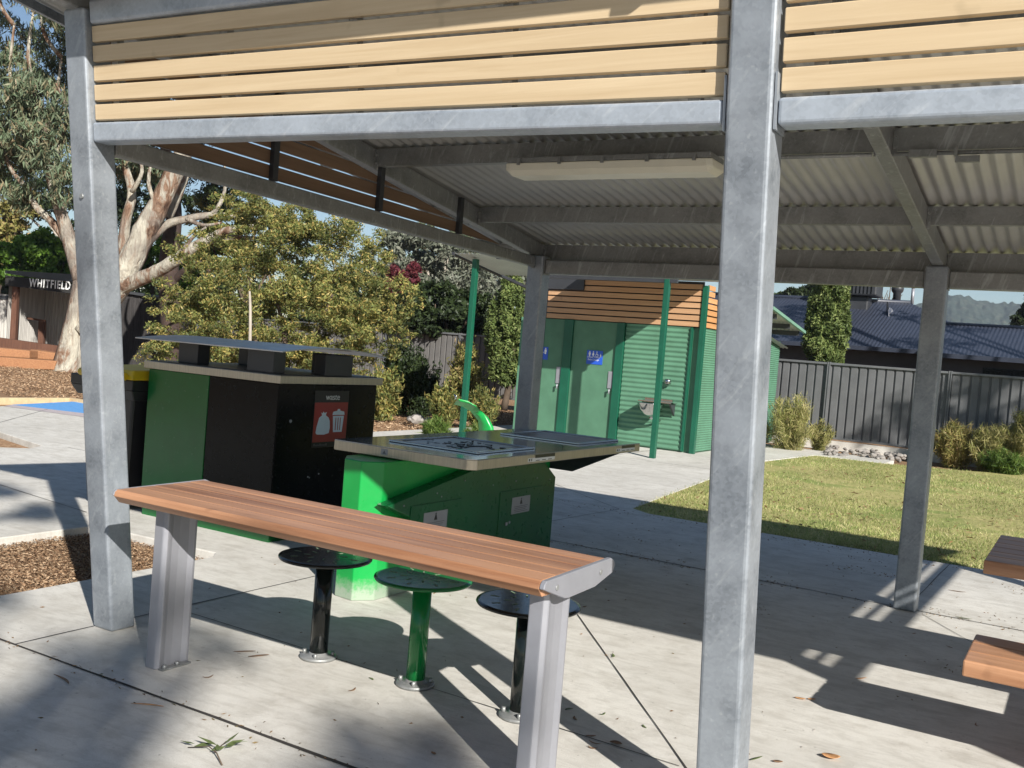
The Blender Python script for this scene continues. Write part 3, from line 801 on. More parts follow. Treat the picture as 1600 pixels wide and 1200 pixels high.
# knee plate under the far cantilever
m = MB(); m.hexa([(-3.72, 6.56, .64), (-3.25, 6.56, .64), (-3.25, 6.58, .64), (-3.72, 6.58, .64), (-3.85, 6.98, .80), (-3.02, 6.98, .80), (-3.02, 7.0, .80), (-3.85, 7.0, .80)]); m.build('bracket', 'slate', bq)
# bench top with folded edge
bx0, bx1, by0, by1 = -3.945, -2.925, 4.665, 7.03; ch = .045
tp = [(bx0 + .02, by0), (bx1 - ch, by0), (bx1, by0 + ch), (bx1, by1), (bx0, by1), (bx0, by0 + .02)]
m = MB(); m.prism([(x, y, .808) for x, y in tp], (0, 0, .059)); m.build('bench_edge', 'steel_edge', bq, .004)
m = MB(); m.prism([(x * .9985 + -3.435 * .0015, y, .8672) for x, y in tp], (0, 0, .003)); top = m.build('bench_top', 'steel', bq, .001)
def hot(y0, y1):
    x0, x1 = -3.72, -3.07
    m = MB()
    w_ = .028
    for a, b in (((x0, y0), (x1, y0 + w_)), ((x0, y1 - w_), (x1, y1)), ((x0, y0 + w_), (x0 + w_, y1 - w_)), ((x1 - w_, y0 + w_), (x1, y1 - w_))):
        m.box((*a, .8705), (*b, .884))
    h = m.build('hotplate', 'steel', bq, .004)
    m = MB(); m.box((x0 + w_, y0 + w_, .8703), (x1 - w_, y1 - w_, .8735)); m.build('plate', 'hotplate', h)
    return h
h1 = hot(4.93, 5.64); h2 = hot(6.27, 6.95)
m = MB()
for k in range(60):
    x = random.gauss(-3.38, .11); y = random.gauss(5.30, .11); r = random.uniform(.006, .03)
    n = 6; m.prism([(x + r * random.uniform(.5, 1.2) * math.cos(2 * PI * i / n), y + r * random.uniform(.5, 1.2) * math.sin(2 * PI * i / n), .8737) for i in range(n)], (0, 0, random.uniform(.001, .007)))
m.build('burnt_grease', 'grease', h1)
for y0, y1 in ((5.29, 5.64), (6.6, 6.93)):
    m = MB(); m.box((bx1, y0, .822), (bx1 + .001, y1, .846)); st = m.build('sticker', 'white', bq)
    m = MB(); m.box((bx1 + .0012, y0 + .09, .843), (bx1 + .0018, y1, .864)); m.box((bx1 + .0012, y0 + .01, .827), (bx1 + .0018, y0 + .025, .842)); m.box((bx1 + .0012, y0 + .04, .827), (bx1 + .0018, y0 + .05, .842))
    for k in range(3): m.box((bx1 + .0012, y0 + .1 + .08 * k, .826), (bx1 + .0018, y0 + .15 + .08 * k, .830))
    m.build('sticker_print', 'signblack', st)
m = MB(); m.box((-3.57, by0 - .001, .822), (-3.52, by0, .858)); st = m.build('sticker', 'alu', bq)
m = MB(); m.prism([(-3.557, by0 - .0012, .828), (-3.533, by0 - .0012, .828), (-3.545, by0 - .0012, .850)], (0, -.0006, 0)); m.build('sticker_print', 'fence', st)

# ================================================================== BIN ENCLOSURE
bn = thing('bin_enclosure', 'tall green and black bin enclosure with stainless lid band and raised canopy', 'bin', (-5.57, 5.72, 0))
X0, X1, Y0, Y1 = -6.25, -4.9, 5.19, 6.28
m = MB(); m.box((X0 + .01, Y0 + .01, 0), (X1 - .01, Y1 - .01, .1)); m.build('plinth', 'bin_green', bn)
m = MB(); m.box((X0 + .006, Y0 + .006, .1), (X1 - .006, Y1 - .006, 1.13)); m.build('carcass', 'bin_black', bn)
m = MB(); m.box((X0, Y0 - .006, .103), (-5.595, Y0 + .0055, 1.128)); m.build('door', 'bin_green', bn, .005)['label'] = 'green half of the front'
m = MB(); m.box((-5.588, Y0 - .006, .103), (X1 - .004, Y0 + .0055, 1.128)); m.build('door', 'bin_black', bn, .005)['label'] = 'black half of the front'
m = MB(); m.box((X1 - .0055, Y0 - .002, .103), (X1 + .004, Y1, 1.128)); sd = m.build('side_panel', 'bin_black', bn, .005)
m = MB()
for y, z, r in ((5.318, .863, .012), (5.544, .447, .006), (5.661, .462, .006), (5.56, .44, .005)): m.tube([(X1 + .004, y, z), (X1 + .008, y, z)], r, 12); m.cut()
m.build('lock', 'alu', sd)
m = MB(); m.box((X0 - .03, Y0 - .035, 1.131), (X1 + .035, Y1 + .035, 1.188)); m.build('lid_band', 'steel_edge', bn, .004)
m = MB(); m.box((X0 + .0, Y0 + .0, 1.1885), (X1 - .0, Y1 - .0, 1.195)); m.build('chute_tray', 'charcoal', bn)
for a, b in (((-6.07, 5.30), (-5.86, 5.42)), ((-5.24, 5.20), (-4.985, 5.32)), ((-4.975, 5.62), (-4.87, 5.93)), ((-6.1, 5.95), (-5.85, 6.08)), ((-5.3, 5.95), (-5.02, 6.08))):
    m = MB(); m.box((a[0], a[1], 1.1955), (b[0], b[1], 1.35)); m.build('canopy_support', 'charcoal', bn, .004)
m = MB(); nn = 10; vs = []; fs = []
for j in range(2):
    for i in range(nn + 1):
        t_ = i / nn; y = 5.10 + 1.16 * t_; zc = 1.352 + .06 * (1 - (2 * t_ - 1) ** 2) * .7
        vs.append(((-6.33, -4.81)[j], y, zc))
for i in range(nn): fs.append((i, nn + 1 + i, nn + 2 + i, i + 1))
m.add(vs, fs, False); cp = m.build('canopy', 'canopy_steel', bn); sd_ = cp.modifiers.new('t', 'SOLIDIFY'); sd_.thickness = .008; sd_.offset = 1
# waste sign
xs = X1 + .0045
m = MB(); m.box((xs, 5.555, .66), (xs + .003, 5.94, 1.082)); sg = m.build('sign', 'signblack', bn); sg['label'] = 'waste sign with red panel'
m = MB(); m.box((xs + .0032, 5.56, .70), (xs + .004, 5.935, .995)); m.build('red_panel', 'signred', sg)
text('lettering', 'waste', .068, (xs + .0042, 5.755, 1.035), (PI / 2, 0, PI / 2), 'white', sg, .0008)
m = MB(); q = xs + .0045
def pol(pts, cx, cz, s): return [(q, cx + a * s, cz + b * s) for a, b in pts]
bag = [(-.5, -.42), (-.4, -.5), (.1, -.52), (.45, -.45), (.5, -.2), (.46, .12), (.36, .3), (.14, .42), (.2, .58), (.05, .52), (-.04, .6), (-.1, .5), (-.2, .56), (-.12, .42), (-.32, .3), (-.38, .1), (-.46, -.15)]
m.prism(pol(bag, 5.665, .835, .155), (.0008, 0, 0))
m.prism([(q, 5.782, .77), (q, 5.882, .77), (q, 5.895, .893), (q, 5.769, .893)], (.0008, 0, 0))
m.prism([(q, 5.762, .90), (q, 5.902, .90), (q, 5.895, .925), (q, 5.85, .932), (q, 5.845, .945), (q, 5.82, .945), (q, 5.815, .932), (q, 5.77, .925)], (.0008, 0, 0))
m.build('pictogram', 'pictogram', sg)
m = MB()
for k in range(3): m.box((q + .0009, 5.800 + .026 * k, .785), (q + .0014, 5.808 + .026 * k, .88))
m.build('pictogram_slots', 'signred', sg)
m = MB()
for k in range(7): m.box((q - .001, 5.575 + .022 * k, .672), (q - .0003, 5.59 + .022 * k, .682 + .006 * (k % 3 == 0)))
m.build('small_print', 'fence', sg)

# wheelie bin
wb = thing('wheelie_bin', 'black wheelie bin with yellow lid beside the bin enclosure', 'bin', (-6.65, 5.4, 0))
m = MB(); m.hexa([(-6.86, 5.16, .04), (-6.40, 5.16, .04), (-6.40, 5.62, .04), (-6.86, 5.62, .04), (-6.96, 5.12, .95), (-6.33, 5.12, .95), (-6.33, 5.74, .95), (-6.96, 5.74, .95)])
m.build('body', 'black', wb, .02)
m = MB(); m.box((-7.03, 5.07, .95), (-6.29, 5.78, 1.03)); m.hexa([(-6.99, 5.11, .87), (-6.31, 5.11, .87), (-6.31, 5.74, .87), (-6.99, 5.74, .87), (-7.03, 5.07, .9495), (-6.29, 5.07, .9495), (-6.29, 5.78, .9495), (-7.03, 5.78, .9495)]); m.build('rim', 'black', wb, .008)
m = MB(); m.hexa([(-6.93, 5.05, 1.031), (-6.27, 5.05, 1.031), (-6.27, 5.80, 1.031), (-6.93, 5.80, 1.031), (-6.90, 5.08, 1.105), (-6.30, 5.08, 1.105), (-6.32, 5.7, 1.125), (-6.88, 5.7, 1.125)]); m.build('lid', 'yellow', wb, .012)
m = MB(); m.tube([(-6.85, 5.03, 1.055), (-6.33, 5.03, 1.055)], .03, 16); m.build('handle', 'yellow', wb)
for x in (-6.84, -6.44):
    m = MB(); m.tube([(x, 5.66, .1), (x + .05, 5.66, .1)], .1, 20); m.build('wheel', 'wheel', wb)

# ================================================================== TOILET BLOCK
tl = thing('toilet_block', 'green public toilet block with orange timber slats and skillion roof', 'toilet block', (-7.2, 18, 0))
TV = 15.95; TX1 = -5.664
def troof(v): return 2.80 + .125 * (14.4 - v)
def tfront(v): return 2.80 + .07 * (v - 14.4)
m = MB(); m.box((-9.2, TV + .06, 0), (TX1 - .06, 20.75, 2.12)); m.build('core_wall', 'toilet_green', tl)
m = MB(); m.box((-9.2, TV, 0.02), (-8.70, TV + .0595, 2.12)); m.build('wall_panel', 'toilet_green', tl)
for a, b in ((-8.695, -8.285), (-8.105, -7.25)):
    m = MB(); m.box((a, TV + .012, .03), (b, TV + .0595, 2.12)); d = m.build('door', 'toilet_door', tl, .004)
    m = MB(); m.box((b - .10, TV - .003, .96), (b - .015, TV + .0118, 1.26)); h = m.build('lock_plate', 'alu', d, .003)
    m = MB(); m.tube([(b - .04, TV - .05, .93), (b - .04, TV - .003, .93)], .012, 8); m.tube([(b - .04, TV - .05, .86), (b - .04, TV - .05, .95)], .014, 8); m.build('handle', 'alu', h)
for a, b in ((-8.283, -8.107), (-7.245, -7.10)):
    m = MB(); m.box((a, TV - .03, 0), (b, TV + .0595, 2.125)); m.build('door_frame', 'post_green', tl, .004)
# corrugated cladding, ribs horizontal
corrugated('cladding', tl, 'toilet_green', (-7.09, TV + .022, .03), (0, 0, 1), (1, 0, 0), (0, -1, 0), 2.09, 1.19, .083, .008, 10)
corrugated('cladding', tl, 'toilet_green', (TX1 - .022, TV + .09, .03), (0, 0, 1), (0, 1, 0), (1, 0, 0), 2.09, 4.7, .040, .006, 8)
m = MB(); m.box((-5.90, TV - .014, .02), (-5.865, TV + .0595, 2.12)); m.cut(); m.box((TX1 - .075, TV - .03, 0), (TX1 + .012, TV + .058, 2.83)); m.build('corner_post', 'post_green', tl, .004)
m = MB()
for k in range(7):
    z = 2.135 + .105 * k; m.box((-8.68, TV - .005, z), (TX1 - .09, TV + .025, z + .083))
m.build('slat_screen', 'slat_t', tl, .003, 1)
m = MB()
for k in range(7):
    z = 2.135 + .105 * k; ym = min(20.2, 14.4 + (2.80 + .1 - z - .083) / .125)
    m.box((TX1 - .03, TV + .09, z), (TX1, max(TV + .4, ym), z + .083))
m.build('slat_screen', 'slat_ty', tl, .003, 1)
m = MB(); m.box((-9.2, TV + .10, 2.1205), (TX1 - .1, TV + .12, 2.90)); m.build('vent_lining', 'charcoal', tl)
m = MB(); m.box((-8.70, TV - .05, 2.66), (-7.95, TV - .01, 2.88)); m.build('flashing', 'charcoal', tl)
# awning posts
for x, y in ((-5.81, 14.36), (-8.74, 13.42)):
    m = MB(); m.box((x, y, 0), (x + .085, y + .085, troof(y) - .02)); m.build('awning_post', 'post_green', tl, .006)
# roof
m = MB()
slt = Vector((0, 1, -.125)).normalized(); nrm_ = Vector((0, .125, 1)).normalized()
def trf(x0, x1, ya, yb): return corrugated('roof_sheet', tl, 'zinc_sheet', (x0, ya, troof(ya) + .01), (1, 0, 0), slt, nrm_, x1 - x0, (yb - ya) / slt.y, .076, .009, 6)
trf(-8.95, -8.0, 13.2, 14.7); trf(-7.998, -5.55, 16.45, 20.9); trf(-5.549, -4.72, 16.45, 18.7)
slf = Vector((0, 1, .07)).normalized(); corrugated('roof_sheet', tl, 'zinc_sheet', (-7.998, 14.36, tfront(14.36) + .01), (1, 0, 0), slf, Vector((0, -.07, 1)).normalized(), 2.448, 2.25 / slf.y, .076, .009, 6)
m = MB()
for (xa, xb, ya, yb) in ((-9.0, -8.955, 13.2, 18.9), (-4.715, -4.67, 16.45, 18.7)):
    m.hexa([(xa, ya, troof(ya) - .02), (xb, ya, troof(ya) - .02), (xb, yb, troof(yb) - .02), (xa, yb, troof(yb) - .02), (xa, ya, troof(ya) + .03), (xb, ya, troof(ya) + .03), (xb, yb, troof(yb) + .03), (xa, yb, troof(yb) + .03)]); m.cut()
bg1 = m.build('barge', 'trim_green', tl); bg1.data.materials.clear(); bg1.data.materials.append(MT['charcoal'])
m = MB()
for y in (16.9, 17.8, 18.5):
    xe = -5.6 if y < 16.4 else -4.75
    m.box((-8.9 if y < 16.4 or y > 18.3 else -8.9, y, troof(y) - .1), (xe, y + .06, troof(y) - .012)); m.cut()
m.build('roof_batten', 'charcoal', tl)
m = MB(); m.box((-7.95, 14.37, tfront(14.37) - .075), (-5.6, 14.42, tfront(14.37) - .002)); m.build('awning_beam', 'charcoal', tl)
# signs
def loo_sign(x0, x1, z0, z1, kinds, lines):
    m = MB(); m.box((x0, TV + .003, z0), (x1, TV + .0115, z1)); s = m.build('sign', 'signblue', tl)
    m = MB(); y = TV + .0025
    for kx, kz, kind, sc in kinds:
        def P(pts): m.prism([(kx + a * sc, y, kz + b * sc) for a, b in pts], (0, -.001, 0))
        def disc(cx, cz, r): P([(cx + r * math.cos(2 * PI * i / 10), cz + r * math.sin(2 * PI * i / 10)) for i in range(10)])
        disc(0, 1.0, .12)
        if kind == 'm': P([(-.2, .84), (.2, .84), (.24, .4), (.14, .4), (.12, 0), (-.12, 0), (-.14, .4), (-.24, .4)])
        elif kind == 'f': P([(-.12, .84), (.12, .84), (.27, .34), (.12, .34), (.1, 0), (-.1, 0), (-.12, .34), (-.27, .34)])
        elif kind == 'w':
            P([(-.1, .85), (.05, .85), (.08, .55), (.3, .55), (.4, .15), (.28, .1), (.2, .43), (-.06, .43)])
            for i in range(8):
                a, b = PI * .55 + i * PI * 1.3 / 8, PI * .55 + (i + 1) * PI * 1.3 / 8
                P([(.32 * math.cos(a), .3 + .32 * math.sin(a)), (.24 * math.cos(a), .3 + .24 * math.sin(a)), (.24 * math.cos(b), .3 + .24 * math.sin(b)), (.32 * math.cos(b), .3 + .32 * math.sin(b))])
        else: P([(-.3, .5), (-.1, .84), (.1, .84), (.3, .5), (.2, .45), (.22, 0), (-.22, 0), (-.2, .45)])
    m.build('pictogram', 'white', s)
    for i, ln in enumerate(lines):
        text('lettering', ln, .042, ((x0 + x1) / 2 - .02, TV + .0022, z0 + .125 - .045 * i), (PI / 2, 0, 0), 'white', s, .0006)
loo_sign(-7.80, -7.49, 1.36, 1.605, [(-7.745, 1.495, 'm', .085), (-7.675, 1.495, 'f', .085), (-7.605, 1.495, 'w', .085), (-7.53, 1.495, 'b', .052)], ['Unisex Toilets', 'Baby Change'])
loo_sign(-8.69, -8.59, 1.37, 1.60, [(-8.64, 1.47, 'm', .1)], ['Male'])
# hand basin on the wall
hbs = thing('hand_basin', 'round stainless hand basin with tap fixed to the green corrugated wall', 'basin', (-6.35, TV - .2, .8))
m = MB(); m.lathe((-6.42, TV - .22, 0), [(.03, .555), (.12, .60), (.19, .68), (.225, .78), (.232, .79), (.215, .795)], 28); m.build('bowl', 'steel', hbs)
m = MB(); m.box((-6.62, TV - .30, .812), (-6.02, TV - .012, .83)); m.box((-6.6, TV - .04, .8305), (-6.1, TV - .012, .87)); m.build('shelf', 'steel', hbs)
m = MB(); m.tube([(-6.33, TV - .06, .83), (-6.33, TV - .06, .9), (-6.33, TV - .15, .91), (-6.33, TV - .17, .88)], .014, 8); m.build('tap', 'steel', hbs)
m = MB(); m.tube([(-6.42, TV - .2, .55), (-6.36, TV - .1, .50), (-6.3, TV - .02, .50)], .022, 8); m.build('waste_pipe', 'steel', hbs)
m = MB(); m.prism([(-6.08, TV - .02, .60), (-6.08, TV - .02, .811), (-6.08, TV - .25, .811), (-6.08, TV - .22, .78)], (.03, 0, 0)); m.build('bracket', 'charcoal', hbs)
sdp = thing('soap_dispenser', 'small stainless dispenser on the corrugated wall above the hand basin', 'dispenser', (-6.21, TV, 1.17))
m = MB(); m.lathe((-6.21, TV - .05, 0), [(.05, 1.13), (.058, 1.15), (.058, 1.2), (.045, 1.22)], 20); m.build('body', 'steel', sdp)
m = MB(); m.box((-6.225, TV - .108, 1.15), (-6.195, TV - .1085 + .003, 1.17)); m.build('button', 'charcoal', sdp)

# drinking fountain: green arch
df = thing('drinking_fountain', 'curved bright green arch shaped drinking fountain by the toilet path', 'fountain', tuple(at(765, 700, 15.2) * 1.0))
d = 13.6
cl = [(768, 720), (767, 690), (764, 668), (756, 648), (744, 634), (730, 626), (716, 623)]
vs = []; fs = []; nW = len(cl)
side = Vector((0.5, .35, 0)).normalized()
for i, (x, y) in enumerate(cl):
    p = at(x, y, d); q = at(x + (7 if i < 4 else 4), y + (0 if i < 3 else 5), d + .02)
    dv_ = FW.copy(); dv_.z = 0; dv_.normalize()
    in_ = at(x - (16 if i < 3 else 11 - i * .6), y + (2 if i < 3 else 9), d + .25)
    vs += [q, p, in_, in_ + dv_ * .04, q + dv_ * .06]
m = MB()
for i in range(nW - 1):
    for k in range(5):
        k2 = (k + 1) % 5; fs.append((i * 5 + k, i * 5 + k2, (i + 1) * 5 + k2, (i + 1) * 5 + k))
fs += [(4, 3, 2, 1, 0), tuple((nW - 1) * 5 + k for k in range(5))]
m.add(vs, fs, True); m.build('arch', 'bright_green', df)
b0 = at(768, 720, d)
m = MB(); m.tube([(b0.x, b0.y, -.0), (b0.x, b0.y, b0.z + .02)], .12, 16); m.build('foot', 'bright_green', df)
p = at(712, 624, d); m = MB(); m.tube([p, p + Vector((0, 0, .04)), p + Vector((-.03, 0, .06))], .014, 8); m.build('bubbler', 'steel', df)

# ================================================================== FENCES
def steel_fence(name, label, p0, p1, z0, z1, mat, pitch=.178, post_every=2.37, plinth=0.0):
    t = thing(name, label, 'fence', (p0[0], p0[1], 0))
    a = Vector((*p0, 0)); b = Vector((*p1, 0)); d = (b - a); L = d.length; d.normalize(); n = Vector((d.y, -d.x, 0))
    m = MB(); prof = []
    s = 0.0
    while s < L:
        prof += [(s, 0), (s + pitch * .70, 0), (s + pitch * .74, .03), (s + pitch * .94, .03), (s + pitch * .98, 0)]
        s += pitch
    vs = []
    for s, o in prof:
        p = a + d * s - n * o; vs += [(p.x, p.y, z0), (p.x, p.y, z1)]
    fs = [(2 * i, 2 * i + 2, 2 * i + 3, 2 * i + 1) for i in range(len(prof) - 1)]
    m.add(vs, fs); o = m.build('infill_sheet', mat, t); sd = o.modifiers.new('t', 'SOLIDIFY'); sd.thickness = .002
    def rail(zc, h, w_):
        q = n * (w_ / 2); return [a - q + Vector((0, 0, zc)), b - q + Vector((0, 0, zc)), b + q + Vector((0, 0, zc)), a + q + Vector((0, 0, zc)),
                                 a - q + Vector((0, 0, zc + h)), b - q + Vector((0, 0, zc + h)), b + q + Vector((0, 0, zc + h)), a + q + Vector((0, 0, zc + h))]
    m = MB(); m.hexa(rail(z1 - .01, .045, .08)); m.build('rail', 'fence_rail', t, .004)
    m = MB(); m.hexa(rail(z0 - .03, .04, .08)); m.build('rail', 'fence_rail', t, .004)
    k = 0
    while k * post_every < L:
        p = a + d * (k * post_every + .02)
        m = MB(); m.prism([(p + d * x + n * y) for x, y in ((-.03, -.045), (.03, -.045), (.03, .05), (.012, .05), (.012, .035), (-.012, .035), (-.012, .05), (-.03, .05))], (0, 0, z1 + .045)); m.build('post', 'fence_rail', t)
        k += 1
    if plinth:
        m = MB(); m.hexa(rail(-.06, plinth, .1)); m.build('plinth', 'concrete', t)
    return t
steel_fence('steel_fence', 'grey ribbed steel fence behind the lawn in front of the dark roofed house', (-7.21, 21.5), (11, 21.6), .2, 1.745, 'fence', .178, 2.37, .2)
steel_fence('steel_fence', 'weathered grey ribbed fence in dappled shade left of the toilet block', (-24, 21.6), (-10.0, 22.2), .24, 1.78, 'fence_old', .175, 2.37, .0)

# ================================================================== NEIGHBOUR HOUSE
hs_ = thing('house', 'long low grey house with dark corrugated hip roof behind the steel fence', 'house', (-2, 32, 0))
def P3(x, y, d): return at(x, y, d)
def roof_plane(pts, name='roof_face'):
    m = MB(); m.add([tuple(p) for p in pts], [tuple(range(len(pts)))]); return m
# main wing: ridge behind, eave in front
e0, e1 = P3(1150, 527, 29.0), P3(1445, 550, 28.2)
r0_, r1_ = P3(1200, 466, 33.5), P3(1372, 468, 33.5)
zE = (e0.z + e1.z) / 2; e0.z = e1.z = zE
zR = (r0_.z + r1_.z) / 2; r0_.z = r1_.z = zR
hipR = P3(1445, 486, 31.5)
def corr_roof(A, B, C, D, name, pitch=.09, amp=.012):
    """A-B eave, D-C ridge; ribs run up the slope"""
    A, B, C, D = map(Vector, (A, B, C, D)); L = (B - A).length; n = max(8, int(L / pitch * 4)); vs = []; fs = []
    nn_ = (B - A).cross(D - A).normalized()
    if nn_.z < 0: nn_ = -nn_
    for i in range(n + 1):
        t_ = i / n; off = nn_ * (amp * math.sin(2 * PI * t_ * L / pitch))
        vs += [A.lerp(B, t_) + off, D.lerp(C, t_) + off]
    for i in range(n): fs.append((2 * i, 2 * i + 2, 2 * i + 3, 2 * i + 1))
    m = MB(); m.add(vs, fs, True); return m.build(name, 'roof_dark', hs_)
# straight-ribbed hip face: ribs keep parallel, so build full rectangle and trim with the hip line by using a triangle fan
eL, eR = Vector((-9.5, 27.6, 1.98)), Vector((-2.55, 27.6, 1.98))
SLP = .36
def slope_z(y, y0=27.6, z0=1.98): return z0 + SLP * (y - y0)
def hip_sheet(x0, x1, ridge0, ridge1, y0, z0, slp, name, pitch=.10, amp=.008):
    """front roof slope with eave x0..x1 at y0 and ridge depth growing along hips; ribs run straight up"""
    n = int((x1 - x0) / pitch * 6); vs = []; fs = []
    for i in range(n + 1):
        x = x0 + (x1 - x0) * i / n
        dl = (x - x0) * ridge0[0] + ridge0[1]; dr = (x1 - x) * ridge1[0] + ridge1[1]
        dep = max(.02, min(dl, dr, ridge0[2])); o = amp * math.sin(2 * PI * (x - x0) / pitch)
        vs += [(x, y0, z0 + o), (x, y0 + dep, z0 + slp * dep + o)]
    for i in range(n): fs.append((2 * i, 2 * i + 2, 2 * i + 3, 2 * i + 1))
    m = MB(); m.add(vs, fs, True); return m.build(name, 'roof_dark', hs_)
hip_sheet(-16, -3.25, (1, 0, 4.4), (1.3, 2.2, 4.4), 27.6, 2.35, .35, 'roof')
hip_sheet(-3.75, 14, (0, 3.2, 3.2), (1, 0, 3.2), 26.6, 2.27, .285, 'roof')
m = MB(); m.box((-15.5, 28.0, 0), (-3.6, 33, 2.32)); m.cut(); m.box((-3.599, 27.0, 0), (13.5, 31, 2.24)); m.build('wall', 'brick_dark', hs_)
m = MB(); m.box((-16.05, 27.5, 2.25), (-3.8, 27.62, 2.36)); m.cut(); m.box((-3.78, 26.5, 2.17), (14.05, 26.62, 2.28)); m.build('gutter', 'roof_dark', hs_)
m = MB(); m.box((-2.35, 26.97, 1.05), (-.95, 26.995, 2.0)); m.build('window', 'bin_black', hs_)
rg = MB(); rg.tube([(-11.6, 32.0, 3.90), (-4.95, 32.0, 3.90)], .07, 8); rg.cut(); rg.tube([(-3.7, 29.8, 3.19), (11, 29.8, 3.19)], .06, 8); rg.build('ridge_cap', 'roof_dark', hs_)
def on_roof(x, y, z=0): return Vector((x, y, 2.35 + .35 * (y - 27.6) + z))
# evaporative cooler
cbase = at(1342, 490, 30.2)
m = MB(); cx, cy = cbase.x, cbase.y; cz = on_roof(cx, cy).z
m.box((cx - .55, cy - .5, cz + .30), (cx + .55, cy + .5, cz + 1.2)); m.box((cx - .3, cy - .3, cz - .3), (cx + .3, cy + .3, cz + .2995)); ck = m.build('roof_cooler', 'charcoal', hs_, .05)
m = MB()
for k in range(9): m.box((cx - .5 + .11 * k, cy - .512, cz + .36), (cx - .47 + .11 * k, cy - .5005, cz + 1.12))
m.build('louvre', 'bin_black', ck)
vb = at(1400, 478, 30.8); vz = on_roof(vb.x, vb.y).z
m = MB(); m.lathe((vb.x, vb.y, vz), [(.12, -.2), (.12, .12), (.17, .18), (.19, .26), (.17, .34), (.08, .4)], 16); m.build('roof_vent', 'charcoal', hs_)
pb = at(1424, 484, 30.6); pz = on_roof(pb.x, pb.y).z
m = MB(); m.tube([(pb.x, pb.y, pz - .2), (pb.x, pb.y, pz + .3)], .05, 10); m.lathe((pb.x, pb.y, pz), [(.08, .3), (.09, .36), (.05, .42)], 12); m.build('flue', 'alu', hs_)
db = at(1391, 502, 29.2)
m = MB(); vs = []; fs = []
ax = Vector((.85, -.1, .25)).normalized(); e1v = ax.cross(Vector((0, 0, 1))).normalized(); e2v = ax.cross(e1v)
for r_ in (0, .5, 1):
    for k in range(20):
        a = 2 * PI * k / 20; vs.append(db + (e1v * math.cos(a) * .34 + e2v * math.sin(a) * .40) * max(r_, .01) + ax * (.07 * r_ * r_))
for j in range(2):
    for k in range(20): k2 = (k + 1) % 20; fs.append((j * 20 + k, j * 20 + k2, (j + 1) * 20 + k2, (j + 1) * 20 + k))
m.add(vs, fs, True); ds = m.build('satellite_dish', 'alu', hs_); s_ = ds.modifiers.new('t', 'SOLIDIFY'); s_.thickness = .015
m = MB(); rb = on_roof(db.x - .15, db.y + .1); m.tube([db - ax * .02, Vector((rb.x, rb.y, rb.z + .3)), rb - Vector((0, 0, .1))], .025, 8); m.build('mast', 'charcoal', ds)

# ================================================================== SHED AND SLEEPERS (left)
sd0 = thing('old_shed', 'old corrugated iron shelter shed with black fascia sign reading WHITFIELD', 'shed', tuple(at(60, 575, 31)))
D = 31.0
bx = Vector((_r0.x, _r0.y, 0)); fwd = Vector((FW.x, FW.y, 0)).normalized()
o_ = at(60, 552, D); ground_z = .0
def SL(px, py, dd=0.0): return at(px, py, D + dd)
def slab_px(m, pts, dd0, dd1):
    """solid with a front outline seen at picture points, dd0 ahead of the shed plane, given real depth"""
    A = [SL(x, y, dd0) for x, y in pts]; v = fwd * (dd1 - dd0); m.prism(A, v)
m = MB(); slab_px(m, [(8, 430), (140, 447), (140, 462), (8, 446)], -.1, .05); fa = m.build('fascia', 'fascia_board', sd0)
a = SL(42, 438, -.13); b = SL(136, 449, -.13); dir_ = (b - a)
ang = math.atan2(dir_.y, dir_.x)
text('lettering', 'WHITFIELD', .36, (SL(78, 444.5, -.125)), (PI / 2, 0, ang), 'white', fa, .008, 'CENTER', .60, .006)
m = MB(); slab_px(m, [(8, 427), (140, 444), (140, 430), (8, 422)], 0.0, 3.0); m.build('roof', 'charcoal', sd0)
A_ = SL(10, 545, 2.6); B_ = SL(150, 565, 2.6); hgt = 2.3
corrugated('back_wall', sd0, 'rust_sheet', (A_.x, A_.y, A_.z - .5), (B_ - A_).normalized() * 1.0, Vector((0, 0, 1)), fwd, (B_ - A_).length, 2.9, .09, .02, 6)
A2 = SL(8, 545, .2); L2 = fwd * 2.4
corrugated('side_wall', sd0, 'rust_sheet', (A2.x, A2.y, A2.z - .5), fwd, Vector((0, 0, 1)), bx, 2.4, 2.6, .09, .02, 6)
m = MB(); slab_px(m, [(20, 440), (28, 441), (22, 560), (13, 559)], 0, .15); m.cut(); slab_px(m, [(60, 500), (69, 501), (66, 565), (58, 563)], 1.6, 1.75); m.cut(); slab_px(m, [(15, 491), (70, 500), (70, 503), (15, 494)], 1.4, 1.45); m.build('post', 'rust_post', sd0)
m = MB(); slab_px(m, [(-20, 525), (95, 541), (95, 556), (-20, 545)], -.3, -.1); m.build('low_beam', 'rust_post', sd0)
# neighbouring dark timber shed, right of the near post
s2 = thing('timber_shed', 'black weathered board shed behind the gum tree trunk', 'shed', tuple(at(225, 570, 30)))
m = MB(); D = 33.0
slab_px(m, [(165, 452), (262, 469), (262, 600), (165, 590)], 0, 2.5); m.build('wall', 'dark_board', s2)
m = MB(); slab_px(m, [(165, 449), (266, 466), (266, 470), (165, 453)], -.15, 2.7); m.build('roof', 'charcoal', s2)
m = MB()
for k in range(6):
    x = 195 + 11 * k; slab_px(m, [(x, 462), (x + 2, 462), (x + 1, 590), (x - 1, 590)], -.03, -.001); m.cut()
m.build('batten', 'dark_board', s2)
s3 = thing('iron_lean_to', 'grey corrugated iron lean-to at the far left edge', 'shed', tuple(at(-20, 560, 32)))
D = 32.0
A_ = SL(-90, 545, .0); B_ = SL(11, 555, .0)
corrugated('wall', s3, 'rust_sheet', (A_.x, A_.y, A_.z - .8), (B_ - A_).normalized(), Vector((0, 0, 1)), fwd, (B_ - A_).length, 2.75, .09, .02, 6)
